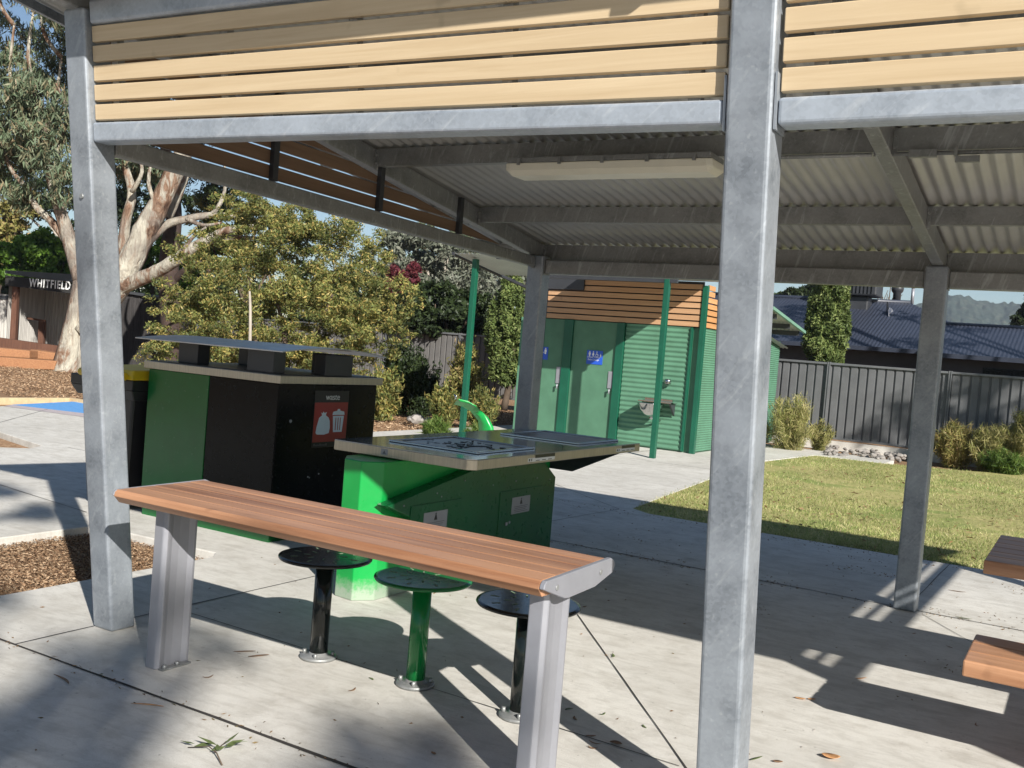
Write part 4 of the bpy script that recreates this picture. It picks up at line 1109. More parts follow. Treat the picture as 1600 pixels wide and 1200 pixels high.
m = MB(); slab_px(m, [(-90, 462), (12, 462), (12, 468), (-90, 468)], -.1, 1.5); m.build('roof', 'charcoal', s3)
# red gum sleepers
def sleeper(pts, d0, d1, label):
    global D
    D = d0; m = MB(); slab_px(m, pts, 0, d1 - d0); o = m.build('timber_sleeper', 'red_timber', None, .02)
    tag(o, label, 'sleeper', 'red gum sleepers edging the mulch bed'); return o
sleeper([(-30, 541), (46, 548), (46, 560), (-30, 555)], 27.2, 27.7, 'upper orange timber sleeper in front of the old shed')
sleeper([(-30, 556), (88, 564), (84, 578), (-30, 574)], 26.6, 27.1, 'lower long orange timber sleeper at the foot of the gum tree')
sleeper([(47, 546), (95, 553), (93, 563), (47, 560)], 28.2, 28.7, 'dark shaded sleeper end between the shed and the gum tree')

# ================================================================== PICNIC TABLE (right)
pt = thing('picnic_table', 'slatted timber picnic table with bench cut off at the right edge', 'table', (.6, 5, 0))
m = MB()
for k in range(6): m.box((-.34, 4.80 + .155 * k, .692), (1.6, 4.80 + .155 * k + .149, .752))
m.build('tabletop', 'picnic', pt, .006)
m = MB()
for k in range(3): m.box((-.335, 4.19 + .165 * k, .388), (1.6, 4.19 + .165 * k + .158, .452))
m.build('bench_seat', 'picnic', pt, .007)
m = MB()
for u in (.35, 1.25):
    m.box((u, 4.25, .330), (u + .06, 5.7, .386)); m.box((u, 5.2, 0), (u + .06, 5.3, .329)); m.box((u, 5.2, .387), (u + .06, 5.3, .69)); m.box((u, 4.25, 0), (u + .06, 4.33, .3295)); m.cut()
m.build('frame', 'alu', pt)

# ================================================================== TREES AND PLANTS
def path(px, d, rads, n=4):
    pts = [at(x, y, dd) for (x, y), dd in zip(px, d if isinstance(d, (list, tuple)) else [d] * len(px))]
    return smooth_pts(pts, [r * .86 for r in rads], n)
G = 27.0; k_ = G / F
# big gum
g0 = at(108, 592, G)
limbs = [path([(104, 600), (108, 560), (118, 500), (128, 440), (150, 415), (185, 440)][:4], G, [34 * k_, 24 * k_, 17 * k_, 15 * k_]),
         path([(128, 440), (112, 385), (96, 335), (78, 270), (66, 215), (58, 150)], G, [15 * k_, 14 * k_, 11 * k_, 9 * k_, 7 * k_, 4 * k_]),
         path([(112, 385), (80, 345), (58, 325), (38, 290)], [G, G + .2, G + .3, G + .6], [9 * k_, 7 * k_, 6 * k_, 4 * k_]),
         path([(130, 520), (160, 480), (186, 440), (206, 405), (226, 362), (246, 325), (268, 280), (286, 240), (300, 190)], G, [20 * k_, 22 * k_, 25 * k_, 22 * k_, 21 * k_, 19 * k_, 17 * k_, 15 * k_, 11 * k_]),
         path([(140, 500), (180, 455), (214, 438), (246, 424), (278, 404), (310, 382), (352, 361), (398, 354)], [G, G, G - .3, G - .5, G - .8, G - 1, G - 1.2, G - 1.4], [17 * k_, 16 * k_, 13 * k_, 12.5 * k_, 11.5 * k_, 9 * k_, 7 * k_, 4 * k_]),
         path([(310, 382), (345, 372), (395, 372)], [G - 1, G - 1, G - .9], [7 * k_, 6 * k_, 3 * k_]),
         path([(228, 380), (258, 352), (292, 342), (330, 336), (368, 338)], [G, G + .3, G + .5, G + .8, G + 1], [10 * k_, 8 * k_, 7 * k_, 6 * k_, 4 * k_]),
         path([(330, 336), (344, 318), (352, 290), (350, 250)], [G + .8] * 4, [5 * k_, 4 * k_, 3 * k_, 2 * k_]),
         path([(192, 400), (196, 350), (206, 300), (192, 250), (184, 215)], [G + .3] * 5, [11 * k_, 9 * k_, 8 * k_, 6 * k_, 4 * k_]),
         path([(262, 340), (280, 300), (292, 262), (296, 200)], [G + 1] * 4, [9 * k_, 8 * k_, 7 * k_, 5 * k_])]
for (a, b, c_) in (((96, 335), (84, 285), (92, 225)), ((78, 270), (50, 235), (36, 170)), ((66, 215), (86, 160), (96, 90)), ((58, 150), (44, 90), (52, 20)), ((36, 170), (16, 120), (22, 40)), ((92, 225), (106, 180), (88, 130)),
                    ((38, 290), (16, 262), (4, 220)), ((52, 20), (70, -10), (76, -40)), ((96, 90), (70, 55), (62, 10)), ((22, 40), (2, 10), (-8, -30)), ((246, 325), (232, 285), (240, 240)), ((278, 404), (300, 372), (322, 355)), ((206, 300), (222, 268), (214, 236)), ((292, 342), (318, 352), (346, 348))):
    limbs.append(path([a, b, c_], [G - .1, G - .3, G - .4], [4.5 * k_, 3.4 * k_, 1.8 * k_]))
gb = [bl(18, 130, G, 34, 40, 1.2), bl(70, 150, G - .3, 38, 48, 1.3), bl(30, 215, G - .2, 44, 55, 1.4), bl(92, 230, G - .5, 30, 60, 1.2), bl(10, 270, G, 40, 50, 1.4),
      bl(75, 110, G + .5, 30, 26, 1), bl(98, 60, G + .4, 22, 40, 1), bl(-30, 180, G, 50, 90, 2), bl(104, 290, G - .2, 22, 40, .8), bl(-10, 60, G + 1, 36, 40, 1.5),
      bl(215, 260, G + 1.5, 34, 26, 1), bl(180, 200, G, 50, 50, 1.5), bl(280, 150, G, 70, 50, 2), bl(60, -40, G, 70, 50, 2), bl(180, 70, G, 90, 70, 2), bl(330, 40, G, 90, 60, 2)]
tree('gum_tree', 'big pale barked gum tree with spreading limbs and drooping grey green leaves at left', 'tree', g0, limbs, gb, 46000, .27, .045, 'gum_leaf', 'gum_bark', .55, 26, .34, .3, .6)
# dark trunked tree behind it
D2 = 31.0; k2 = D2 / F
tree('dark_tree', 'dark barked tree standing behind the pale gum limbs', 'tree', at(268, 585, D2),
     [path([(266, 600), (268, 520), (264, 450), (266, 390), (272, 330), (262, 270), (256, 200)], D2, [20 * k2, 19 * k2, 18 * k2, 17 * k2, 14 * k2, 11 * k2, 8 * k2]),
      path([(270, 440), (290, 422), (312, 408)], [D2, D2 - .3, D2 - .6], [8 * k2, 6 * k2, 4 * k2]), path([(272, 462), (300, 458), (314, 446)], [D2, D2 - .3, D2 - .5], [7 * k2, 6 * k2, 4 * k2]),
      path([(310, 470), (322, 440), (330, 400)], [D2 + .2] * 3, [4 * k2, 4 * k2, 3 * k2])],
     [bl(225, 250, D2 + 1, 34, 50, 1.5), bl(330, 290, D2 + 1.5, 44, 30, 1.5), bl(250, 150, D2, 90, 80, 3), bl(360, 300, D2 + 2, 40, 24, 1), bl(200, 330, D2 + 2, 26, 50, 1)], 12000, .2, .05, 'dark_leaf', 'dark_bark', .3, 22, .3, .3)
# wattle mass
D3 = 19.5; k3 = D3 / F
wb_ = [bl(330, 520, D3, 70, 60, 1.2), bl(395, 455, D3, 80, 70, 1.4), bl(475, 420, D3 + .4, 78, 70, 1.5), bl(540, 400, D3 + .6, 56, 60, 1.3), bl(430, 360, D3 + .8, 80, 50, 1.3), bl(560, 470, D3 + .2, 60, 70, 1.3),
       bl(480, 500, D3 - .2, 90, 60, 1.4), bl(585, 520, D3, 50, 50, 1.0), bl(400, 540, D3 - .4, 90, 50, 1.2), bl(520, 560, D3 - .2, 70, 46, 1.0), bl(300, 470, D3 + .3, 40, 46, 1.), bl(620, 470, D3 + .3, 30, 40, .7),
       bl(330, 400, D3 + .8, 50, 40, 1), bl(500, 350, D3 + 1, 60, 36, 1), bl(290, 560, D3 - .3, 50, 40, 1.), bl(390, 330, D3 + 1, 50, 30, 1)]
tree('wattle_tree', 'large yellow green wattle bush spreading behind the bin enclosure', 'tree', at(450, 612, D3),
     [path([(450, 620), (448, 560), (440, 500), (420, 430)], D3, [6 * k3, 5 * k3, 4 * k3, 2 * k3]), path([(450, 600), (490, 530), (520, 460)], D3, [5 * k3, 4 * k3, 2 * k3]), path([(445, 600), (390, 520), (340, 450)], D3, [5 * k3, 4 * k3, 2 * k3])],
     wb_, 92000, .085, .026, 'wattle_leaf', 'brown_bark', .15, 70, .17, .3)
wl = thing('slender_sapling', 'slender pale trunk sapling inside the wattle bush', 'tree', at(391, 560, D3 - 1.6))
m = MB(); p_, r_ = path([(390, 560), (391, 515), (391, 480), (390, 455)], D3 - 1.6, [3 * k3, 2.6 * k3, 2.4 * k3, 1.6 * k3]); m.tube(p_, r_, 8, True, .15); m.build('trunk', 'grey_bark', wl)

# background trees
def simple_tree(name, label, x, yb, d, blobs, n, L, W, leaf, bark='grey_bark', droop=.2, lim=None, sub=18, subr=.33, group=None, shell=.35, tw=6):
    k = d / F; base = at(x, yb, d); base.z = 0
    tops = [at(b[0], b[1], d) for b in blobs]
    limbs = []
    top = at(x + 4, min(b[1] for b in blobs) + 15, d)
    limbs.append(smooth_pts([base, base.lerp(top, .5) + Vector((.2, 0, 0)), top], [tw * k, tw * .6 * k, tw * .2 * k]))
    for q in tops: limbs.append(smooth_pts([base.lerp(top, random.uniform(.25, .5)), base.lerp(q, .75), q], [tw * .45 * k, tw * .3 * k, tw * .12 * k]))
    if lim: limbs += lim
    return tree(name, label, 'tree', base, limbs, [bl(b[0], b[1], d + (b[4] if len(b) > 4 else 0), b[2], b[3]) for b in blobs], n, L, W, leaf, bark, droop, sub, subr, shell, .8, group)
simple_tree('grey_gum', 'grey leaved gum tree seen beyond the wattle and red tree', 690, 560, 46, [(640, 400, 46, 36), (600, 420, 40, 40), (700, 395, 40, 34), (735, 430, 40, 36), (680, 450, 50, 30), (760, 450, 34, 30), (620, 375, 26, 18)], 15000, .34, .11, 'grey_leaf', 'grey_bark', .3, None, 24, .3)
simple_tree('tall_gum', 'tall thin crowned gum with sky showing between its branches', 690, 560, 60, [(660, 370, 26, 22), (720, 380, 30, 20), (745, 400, 24, 24), (650, 420, 30, 24), (700, 420, 26, 20)], 6000, .4, .12, 'gum_leaf', 'grey_bark', .4, None, 16, .3)
simple_tree('red_tree', 'small dark red leaved tree in front of the grey gums', 628, 560, 38, [(632, 445, 22, 26), (612, 435, 12, 18), (646, 420, 10, 12), (625, 465, 16, 12)], 5000, .2, .12, 'red_leaf', 'brown_bark', .1, None, 12, .4, None, .2, 4)
simple_tree('dark_tree', 'dark shaded evergreen tree above the weathered fence', 690, 580, 27, [(680, 475, 46, 34), (735, 480, 44, 40), (650, 500, 34, 26), (700, 510, 50, 24), (640, 470, 22, 22)], 14000, .17, .07, 'dark_leaf', 'brown_bark', .1)
simple_tree('conifer', 'mid green conifer beside the rear shelter post', 792, 580, 24.5, [(796, 480, 24, 46), (794, 530, 30, 50), (800, 445, 16, 30), (776, 520, 18, 50), (815, 520, 20, 50), (795, 565, 34, 40)], 26000, .12, .04, 'cypress_leaf', 'brown_bark', -.4, None, 40, .28, None, .5)
simple_tree('lime_tree', 'bright green bushy tree behind the old shed', 50, 560, 38, [(30, 400, 40, 34), (75, 395, 36, 34), (100, 410, 24, 26), (5, 415, 30, 24), (60, 430, 50, 20)], 15000, .24, .13, 'lime_leaf', 'brown_bark', .1)
simple_tree('brown_tree', 'rusty brown leaved tree at the left edge behind the lime tree', -10, 560, 44, [(0, 350, 36, 40), (30, 325, 30, 30), (-30, 380, 40, 40), (15, 375, 34, 24)], 9000, .26, .1, 'olive_leaf', 'brown_bark', .2)
simple_tree('backdrop_tree', 'bright green leafy tree behind the dark trunk', 230, 580, 36, [(215, 430, 34, 40), (240, 400, 24, 30), (290, 420, 30, 36), (320, 380, 30, 26), (290, 470, 40, 24)], 10000, .22, .1, 'lime_leaf', 'brown_bark', .1)
simple_tree('backdrop_tree', 'olive green tree filling the gap under the shelter side beam', 380, 580, 34, [(350, 350, 40, 28), (400, 335, 34, 22), (320, 330, 30, 26), (370, 400, 60, 40), (440, 350, 30, 20)], 14000, .2, .07, 'wattle_leaf', 'brown_bark', .2)
simple_tree('backdrop_tree', 'tall dark gum crown far behind at the upper left', 150, 580, 48, [(210, 290, 50, 60), (150, 330, 60, 50), (60, 300, 50, 50), (0, 260, 50, 60), (330, 320, 40, 24), (100, 400, 60, 30)], 13000, .34, .1, 'dark_leaf', 'grey_bark', .4)
simple_tree('backdrop_tree', 'distant blue green gums on the skyline beyond the red tree', 760, 560, 80, [(600, 440, 60, 30), (680, 430, 60, 30), (770, 440, 60, 40), (830, 450, 60, 40), (720, 480, 90, 30)], 9000, .6, .3, 'grey_leaf', 'grey_bark', .2)
simple_tree('backdrop_tree', 'broad olive hedge tree filling behind the weathered fence at left', 560, 560, 40, [(480, 470, 70, 60), (560, 480, 70, 60), (640, 500, 60, 50), (420, 500, 60, 60), (700, 510, 60, 50), (780, 510, 50, 50), (840, 500, 40, 60)], 16000, .28, .16, 'dark_leaf', 'brown_bark', .1)
simple_tree('backdrop_tree', 'broad dark tree line behind the two old sheds', 130, 560, 50, [(20, 470, 60, 60), (100, 470, 60, 60), (180, 480, 60, 60), (260, 480, 60, 60), (330, 480, 60, 60), (-30, 440, 50, 60)], 13000, .34, .2, 'dark_leaf', 'brown_bark', .1)
# behind the house
simple_tree('cypress', 'tall columnar cypress standing over the steel fence', 1292, 600, 24.5, [(1291, 570, 31, 46), (1292, 530, 33, 46), (1294, 490, 32, 46), (1296, 450, 31, 46), (1300, 410, 28, 46), (1304, 370, 22, 40), (1284, 510, 24, 60), (1304, 500, 24, 60)], 70000, .13, .04, 'cypress_leaf', 'brown_bark', -.55, None, 44, .26, None, .55)
simple_tree('roadside_tree', 'dark bushy tree behind the house roof, left of the cypress', 1250, 560, 52, [(1245, 462, 22, 14), (1225, 468, 22, 10), (1275, 458, 16, 14), (1265, 470, 30, 10)], 6000, .3, .14, 'dark_leaf', 'brown_bark', .1)
simple_tree('roadside_tree', 'green leafy tree behind the roof at the right edge', 1615, 560, 50, [(1605, 495, 18, 14), (1620, 480, 20, 24), (1590, 500, 12, 8)], 4000, .3, .14, 'dark_leaf', 'brown_bark', .1)
bt = thing('bare_tree', 'bare twiggy tree top behind the roof vent', 'tree', at(1385, 520, 45))
m = MB()
for i in range(26):
    a = at(1385 + random.uniform(-6, 6), 500, 45); b = at(1385 + random.uniform(-22, 26), random.uniform(440, 475), 45); p_, r_ = smooth_pts([a, a.lerp(b, .5) + Vector((random.uniform(-.2, .2), 0, 0)), b], [.03, .02, .012]); m.tube(p_, r_, 5)
m.build('branches', 'brown_bark', bt)

# shrubs
def shrub(name, label, x, yb, d, w_, h_, n, L, W, leaf, droop=-.5, group=None, lean=0):
    base = at(x, yb, d); base.z = -.03; k = d / F; t = thing(name, label, 'shrub', base, group)
    # arching stems of leaves
    ns = max(10, n // 60); pts = []; ds = []
    for i in range(ns):
        a = random.uniform(0, 2 * PI); sp = random.uniform(.1, 1) * w_ * k; ht = h_ * k * random.uniform(.45, 1.05) * (1 - .35 * sp / (w_ * k))
        p0 = base + Vector((random.uniform(-.3, .3) * w_ * k, random.uniform(-.3, .3) * w_ * k, 0)); p2 = p0 + Vector((math.cos(a) * sp * .7 + lean * ht, math.sin(a) * sp * .7, ht))
        for j in range(n // ns):
            u = random.random() ** .7; q = p0.lerp(p2, u) + Vector((0, 0, .25 * ht * math.sin(u * PI) * .5))
            pts.append(q + Vector((random.gauss(0, .05 * w_ * k), random.gauss(0, .05 * w_ * k), random.gauss(0, .04 * h_ * k)))); dd = (p2 - p0).normalized(); ds.append(dd)
    pts = np.array([tuple(p) for p in pts]); ds = np.array([tuple(p) for p in ds])
    pts[:, 2] = np.maximum(pts[:, 2], 0.0)
    fast_mesh('foliage', leaves(pts, ds, L, W, .75), 4, leaf, t, base)
    m = MB()
    for i in range(7):
        a = random.uniform(0, 2 * PI); m.tube([base, base + Vector((math.cos(a) * w_ * k * .3, math.sin(a) * w_ * k * .3, h_ * k * .6))], [.012, .004], 5)
    m.build('stems', 'brown_bark', t); return t
shrub('shrub', 'straw coloured wispy shrub beside the green toilet wall', 1232, 698, 19.5, 58, 92, 7000, .16, .012, 'straw_leaf')
shrub('shrub', 'low straw shrub right of the wispy shrub against the fence plinth', 1280, 698, 19.8, 30, 52, 2600, .16, .012, 'straw_leaf')
shrub('shrub', 'grassy green and rust shrub just right of the rear shelter post', 1490, 735, 19.0, 52, 70, 6500, .2, .014, 'olive_leaf')
shrub('shrub', 'dense grassy shrub between the rear post and the right edge', 1545, 742, 18.6, 50, 74, 7000, .2, .014, 'straw_leaf')
shrub('shrub', 'tall grassy shrub with reddish tips at the right edge', 1598, 742, 18.6, 52, 104, 8000, .2, .014, 'straw_leaf')
shrub('shrub', 'dark green low grassy shrub at the lawn edge below the tall one', 1570, 745, 18.0, 48, 42, 4500, .18, .014, 'tuft_leaf')
shrub('shrub', 'green shrub against the fence behind the bin canopy', 598, 618, 18.8, 40, 92, 6000, .10, .03, 'wattle_leaf')
shrub('shrub', 'sparse dark shrub on the fence right of the bin', 655, 612, 20.3, 40, 100, 5500, .1, .035, 'dark_leaf')
shrub('shrub', 'yellow green feathery shrub left of the green awning post', 695, 622, 18.6, 38, 74, 4500, .10, .022, 'wattle_leaf')
shrub('shrub', 'yellow green feathery shrub right of the green awning post', 752, 628, 18.4, 40, 70, 4500, .10, .022, 'wattle_leaf')
shrub('shrub', 'tall dark leafy shrub overhanging the fence between bin and awning post', 625, 610, 20.6, 46, 130, 7000, .11, .04, 'dark_leaf', -.2)
shrub('shrub', 'tall olive shrub hanging over the fence behind the awning post', 725, 612, 20.6, 44, 128, 6500, .11, .035, 'olive_leaf', -.2)
shrub('grass_tuft', 'bright green strappy grass tuft in the mulch by the bin', 682, 672, 15.2, 32, 42, 2600, .22, .014, 'tuft_leaf')
shrub('grass_tuft', 'small strappy grass tuft behind the awning post', 742, 668, 15.4, 24, 34, 1600, .2, .014, 'tuft_leaf')
shrub('shrub', 'weepy olive branch shrub low behind the bin lid at left', 250, 590, 17.5, 40, 56, 3000, .12, .03, 'wattle_leaf')
# dead twig
# rocks along the fence
rk = []
def rock_mesh(i):
    bm = bmesh.new(); bmesh.ops.create_icosphere(bm, subdivisions=2, radius=1)
    for v in bm.verts:
        n_ = math.sin(v.co.x * 3 + i) * .12 + math.sin(v.co.y * 4 + i * 2) * .12 + random.uniform(-.07, .07); v.co *= 1 + n_; v.co.z *= .7
    me = bpy.data.meshes.new('rock'); bm.to_mesh(me); bm.free(); me.materials.append(MT['rock']); return me
RM = [rock_mesh(i) for i in range(5)]
def rock(p, s, label, group, i):
    o = bpy.data.objects.new('rock', RM[i % 5]); COL.objects.link(o); o.location = p; o.scale = (s, s * random.uniform(.7, 1.1), s * .8); o.rotation_euler = (0, 0, random.uniform(0, 6)); tag(o, label, 'rock', group)
for i in range(90):
    x = random.uniform(1285, 1416); t_ = (x - 1285) / 131; y = 694 + 16 * t_ + random.uniform(-2, 14); d = 20.4 - (y - 694 - 16 * t_) * .12
    p = at(x, y, d); p.z = random.uniform(-.03, .06); rock(p, random.uniform(.035, .085), 'pale rock in the bed at the foot of the steel fence', 'pale rocks below the steel fence', i)
for i, (x, y) in enumerate(((655, 622), (672, 626), (645, 630))):
    p = at(x, y, 18.9); p.z = 0.02; rock(p, (.17, .13, .1)[i], ('larger pale rock in the mulch under the weathered fence', 'second pale rock touching the larger one under the fence', 'smallest pale rock left of the pair under the fence')[i], None, i + 1)

# grass blades
N = 170000
gx = rng.uniform(-4.6, 6.0, N); gy = 9.13 + (rng.uniform(0, 1, N) ** 1.3) * 11.2
left = np.where(gy < 9.32, -3.66, np.interp(gy, [9.32, 12.6, 15.96, 18.8, 19.0, 20.3], [-3.88, -4.23, -4.58, -4.3, -2.8, -.9]))
keep = (gx > left + rng.normal(-.01, .045, N)); gx, gy = gx[keep], gy[keep]
pn = np.sin(gx * 2.1 + 1) * np.sin(gy * 1.7) + np.sin(gx * .7 + gy * .9)
keep = rng.uniform(0, 1, len(gx)) < np.clip(.62 + .42 * pn, .10, 1); gx, gy = gx[keep], gy[keep]; n = len(gx)
hh = rng.uniform(.015, .04, (n, 1)); base = np.stack([gx, gy, np.full(n, -.006)], 1)
tip = base + np.concatenate([rng.normal(0, .022, (n, 2)), hh], 1); sdv = unit(rng.normal(0, 1, (n, 3)) * np.array([1, 1, 0])) * .004
gr = fast_mesh('grass', np.stack([base - sdv, base + sdv, tip], 1), 3, 'grass'); gr['kind'] = 'stuff'; gr['label'] = 'short patchy green and straw lawn grass'
# mulch chips
def chips(n, fx, size, name='bark_mulch'):
    c = fx(n); d = rng.normal(0, 1, c.shape) * np.array([1, 1, .25])
    return leaves(c, d, size, size * .3, .2)
def A1(n): return np.stack([rng.uniform(-6.05, -4.83, n), rng.uniform(2.2, 4.66, n), rng.uniform(-.07, -.035, n)], 1)
def A2_(n):
    y = rng.uniform(10.9, 22, n); x = rng.uniform(-30, -10, n); return np.stack([x, y, rng.uniform(-.07, -.03, n)], 1)
ml = fast_mesh('bark_mulch', np.concatenate([chips(42000, A1, .022), chips(60000, A2_, .06)]), 4, 'chip'); ml['kind'] = 'stuff'; ml['label'] = 'loose brown bark mulch chips on the garden beds'

# fallen leaves on the slab
def leaf_thing(x, y, z0, L, W, rot, curl, mat, label, group=None, name='fallen_leaf'):
    m = MB(); n = 7; vs = []; fs = []
    for i in range(n + 1):
        t_ = i / n; w_ = W * math.sin(PI * min(1, t_ * .96 + .02)) ** .7; a = (t_ - .5) * curl; r_ = L / max(.01, abs(curl))
        xx = r_ * math.sin(a) if abs(curl) > .05 else (t_ - .5) * L; zz = (r_ * (1 - math.cos(a)) if abs(curl) > .05 else 0)
        yy = .12 * L * math.sin(t_ * PI)
        for s_, up in ((-1, .3), (0, 0), (1, .3)):
            u, v = xx, yy + s_ * w_ / 2
            vs.append((x + u * math.cos(rot) - v * math.sin(rot), y + u * math.sin(rot) + v * math.cos(rot), z0 + .003 + zz + up * w_ * .5))
    for i in range(n):
        for k in range(2): fs.append((i * 3 + k, (i + 1) * 3 + k, (i + 1) * 3 + k + 1, i * 3 + k + 1))
    m.add(vs, fs, True); o = m.build(name, mat); s_ = o.modifiers.new('t', 'SOLIDIFY'); s_.thickness = .001
    return tag(o, label, 'leaf', group)
def gpt(x, y):
    v = at(x, y, 1) - CAM; t_ = -CAM.z / v.z; return CAM + v * t_
def drop(px, py, L, W, rot, curl, mat, label, group=None):
    p = gpt(px, py); return leaf_thing(p.x, p.y, 0, L, W, rot, curl, mat, label, group)
drop(1298, 1186, .075, .05, .3, 1.4, 'fallen_orange', 'curled orange dry leaf near the bottom right of the slab')
drop(1182, 1188, .07, .012, 1.2, .8, 'fallen_green', 'thin curved green leaf beside the centre post foot')
drop(1215, 1192, .04, .02, .5, .9, 'fallen', 'small brown leaf between the centre post and the orange leaf')
drop(668, 1072, .05, .035, .5, 1.2, 'fallen_yellow', 'yellow leaf resting against the middle stool base')
drop(95, 1064, .14, .012, -.2, .4, 'fallen', 'long thin brown gum leaf left of the dark joint')
drop(230, 1104, .13, .010, .5, .3, 'fallen_orange', 'reddish thin gum leaf pointing at the dark joint')
drop(382, 1020, .10, .012, .9, .4, 'fallen', 'thin brown leaf between the table leg and left stool')
drop(404, 1027, .10, .016, 1.1, .5, 'fallen', 'darker gum leaf right of the thin one by the left stool')
drop(1495, 925, .12, .014, .2, .4, 'fallen', 'thin leaf on the sunny slab right of the rear post')
drop(1505, 967, .10, .012, .1, .5, 'fallen_green', 'second thin leaf nearer the picnic bench')
drop(1250, 1093, .05, .02, .2, .8, 'fallen_orange', 'left of two small orange leaves by the bench shadow tip')
drop(1268, 1094, .04, .02, .6, .8, 'fallen_orange', 'right of two small orange leaves by the bench shadow tip')
drop(1345, 1062, .07, .012, .9, .9, 'fallen_orange', 'thin curved red leaf at the edge of the roof shadow')
drop(962, 1163, .05, .03, .2, .7, 'fallen', 'tan leaf inside the centre post shadow')
for i in range(22):
    x, y = random.choice([(random.uniform(880, 1100), random.uniform(800, 960)), (random.uniform(1180, 1580), random.uniform(850, 1180)), (random.uniform(20, 700), random.uniform(990, 1190)), (random.uniform(880, 1000), random.uniform(735, 790)), (random.uniform(880, 1090), random.uniform(1000, 1180))])
    drop(x, y, random.uniform(.025, .06), random.uniform(.007, .014), random.uniform(0, 6), random.uniform(.2, 1.2), random.choice(['fallen', 'fallen', 'fallen_green']), 'small dry leaf scattered on the concrete slab', 'small dry leaves scattered on the slab')
# fine litter: crumbs of bark, twig and leaf, gathered along joints and the lawn edge
nL = 1500
lx = rng.uniform(-4.7, 1.5, nL); ly = rng.uniform(1.8, 9.1, nL)
kk = rng.uniform(0, 1, nL); ly = np.where(kk < .25, 9.1 - np.abs(rng.normal(0, .18, nL)), np.where(kk < .4, 7.0 + rng.normal(0, .03, nL), np.where(kk < .5, 2.72 + rng.normal(0, .03, nL), ly)))
cl_ = rng.integers(0, 14, nL); ccx, ccy = rng.uniform(-3.6, -.2, 14), rng.uniform(5.6, 8.9, 14)
lx = np.where(kk > .8, ccx[cl_] + rng.normal(0, .10, nL), lx); ly = np.where(kk > .8, ccy[cl_] + rng.normal(0, .07, nL), ly)
lc = np.stack([lx, ly, np.full(nL, .004)], 1); ldir = rng.normal(0, 1, (nL, 3)) * np.array([1, 1, .12])
nG = 420; gxy = np.stack([rng.uniform(-4, 3, nG), 9.2 + rng.uniform(0, 1, nG) ** 1.4 * 9, rng.uniform(.012, .03, nG)], 1)
lt_ = fast_mesh('leaf_litter', np.concatenate([leaves(lc, ldir, .022, .006, .1), leaves(gxy, rng.normal(0, 1, (nG, 3)) * np.array([1, 1, .25]), .075, .02, .1)]), 4, 'brown_leaf'); lt_['kind'] = 'stuff'; lt_['label'] = 'fine brown crumbs of leaf and bark on the concrete and lawn'
# green sprig at bottom left
sp = gpt(325, 1180); sg_ = thing('leafy_sprig', 'wilted green leafy sprig lying on the slab at the bottom left', 'sprig', (sp.x, sp.y, 0))
m = MB(); 
ax_, ay_ = at(360, 1198, 3), at(300, 1180, 3)
m.tube([(sp.x + .10, sp.y - .03, .004), (sp.x + .04, sp.y, .02), (sp.x - .02, sp.y + .02, .02), (sp.x - .09, sp.y - .01, .006)], [.003, .0025, .002, .0015], 6); m.tube([(sp.x + .03, sp.y, .02), (sp.x + .02, sp.y + .06, .035)], .002, 6); m.build('stem', 'brown_bark', sg_)
m = MB()
for i in range(9):
    a = random.uniform(0, 2 * PI); cx, cy = random.choice([(-.07, .0), (-.05, .03), (.02, .06), (.03, .075), (.0, .04)]); L, W = random.uniform(.05, .08), random.uniform(.016, .026)
    c = Vector((sp.x + cx, sp.y + cy, .012 + .02 * random.random())); dv = Vector((math.cos(a), math.sin(a), random.uniform(-.1, .45))); sv = Vector((-math.sin(a), math.cos(a), random.uniform(-.3, .3)))
    m.add([c, c + dv * L * .4 + sv * W / 2, c + dv * L, c + dv * L * .4 - sv * W / 2], [(0, 1, 2, 3)])
o = m.build('leaves', 'fallen_green', sg_); s_ = o.modifiers.new('t', 'SOLIDIFY'); s_.thickness = .001

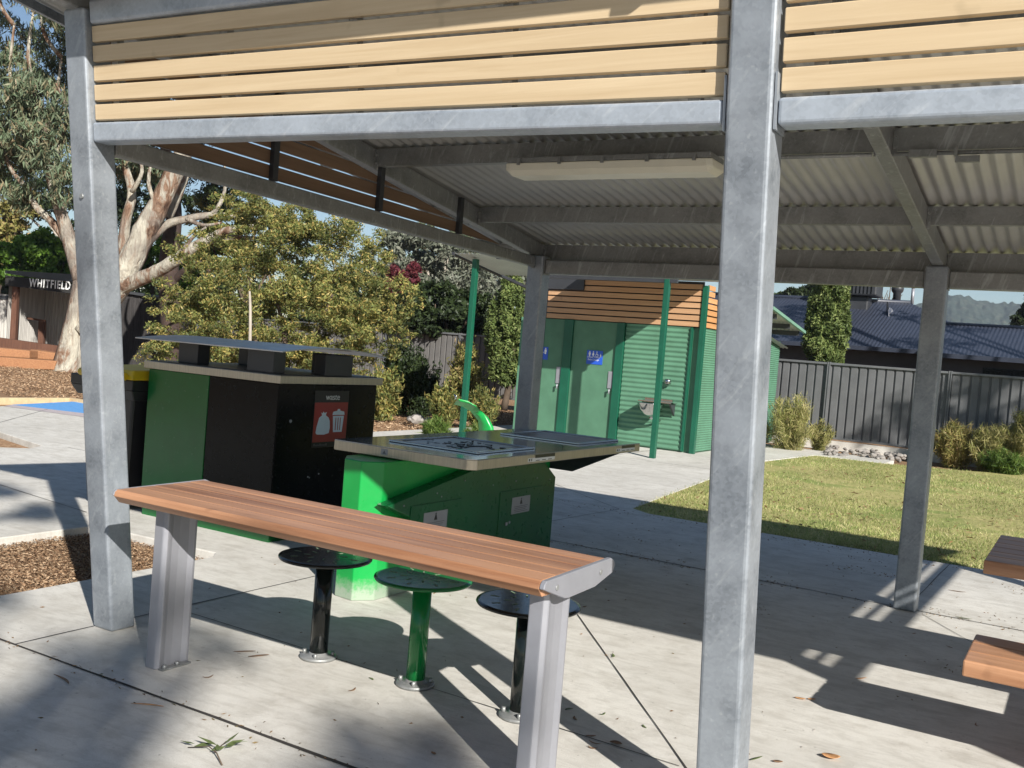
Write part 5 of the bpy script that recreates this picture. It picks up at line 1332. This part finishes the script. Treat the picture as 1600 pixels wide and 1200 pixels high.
# ================================================================== TREES BEHIND THE CAMERA (they throw the dappled shade)
def shade_tree(label, c, blobs, n, L, W):
    t = thing('shade_tree', label, 'tree', (c[0], c[1], 0)); m = MB()
    m.tube([(c[0], c[1], -.1), (c[0] + .3, c[1] + .2, 5), (c[0], c[1], 9)], [.35, .28, .2], 10, True, .1)
    for b in blobs: m.tube([(c[0], c[1], 8.5), ((c[0] + b[0]) / 2, (c[1] + b[1]) / 2, b[2] * .95), b[:3]], [.14, .09, .04], 8)
    m.build('trunk', 'gum_bark', t); crown('crown', 'gum_leaf', t, blobs, n, L, W, .5, .1, 30, .3, .6); return t
def over(u, v, h, rx, ry, rz): return (u + 1.48 * h, v - 1.05 * h, h, rx, ry, rz)
def scatter(u0, u1, v0, v1, h0, h1, n, r0, r1):
    out = []
    for i in range(n):
        r = random.uniform(r0, r1); out.append(over(random.uniform(u0, u1), random.uniform(v0, v1), random.uniform(h0, h1), r, r * random.uniform(.6, 1), r * .7))
    return out
shade_tree('gum tree behind the viewer shading the near left slab', (14.0, -11.5, 0),
           scatter(-5.6, -3.2, .6, 2.7, 10, 12.5, 15, .12, .30) + scatter(-3.4, -1.7, .8, 3.0, 10, 12.5, 17, .12, .30) + scatter(-4.3, -2.0, 2.7, 3.45, 10, 12, 10, .12, .24), 2100, .2, .05)
shade_tree('gum tree behind the viewer shading the path by the bins', (8.5, -10, 0),
           scatter(-8.5, -6.6, 3.9, 5.0, 10, 12, 6, .12, .24) + scatter(-5.6, -4.2, 2.2, 3.4, 9, 11, 6, .12, .26), 800, .2, .05)
shade_tree('street tree off to the right shading the steel fence', (17, 10, 0),
           scatter(-5.1, -2.6, 21.9, 23.5, 7, 9, 12, .25, .55) + scatter(-13, -2, 30, 34.5, 6, 9, 26, .3, .8), 4600, .22, .07)

# the air between here and the far hill
hz = MB(); hz.box((-640, -40, -1.2), (640, 880, 95)); hzo = hz.build('haze', None); hzo['kind'] = 'stuff'; hzo['label'] = 'thin blue haze in front of the far hill'
hm = bpy.data.materials.new('haze'); hm.use_nodes = True; hm.node_tree.nodes.clear()
pv = hm.node_tree.nodes.new('ShaderNodeVolumePrincipled'); pv.inputs['Density'].default_value = .00028; pv.inputs['Color'].default_value = (.72, .82, 1, 1); pv.inputs['Anisotropy'].default_value = .1
ho = hm.node_tree.nodes.new('ShaderNodeOutputMaterial'); hm.node_tree.links.new(pv.outputs[0], ho.inputs['Volume']); hzo.data.materials.append(hm)
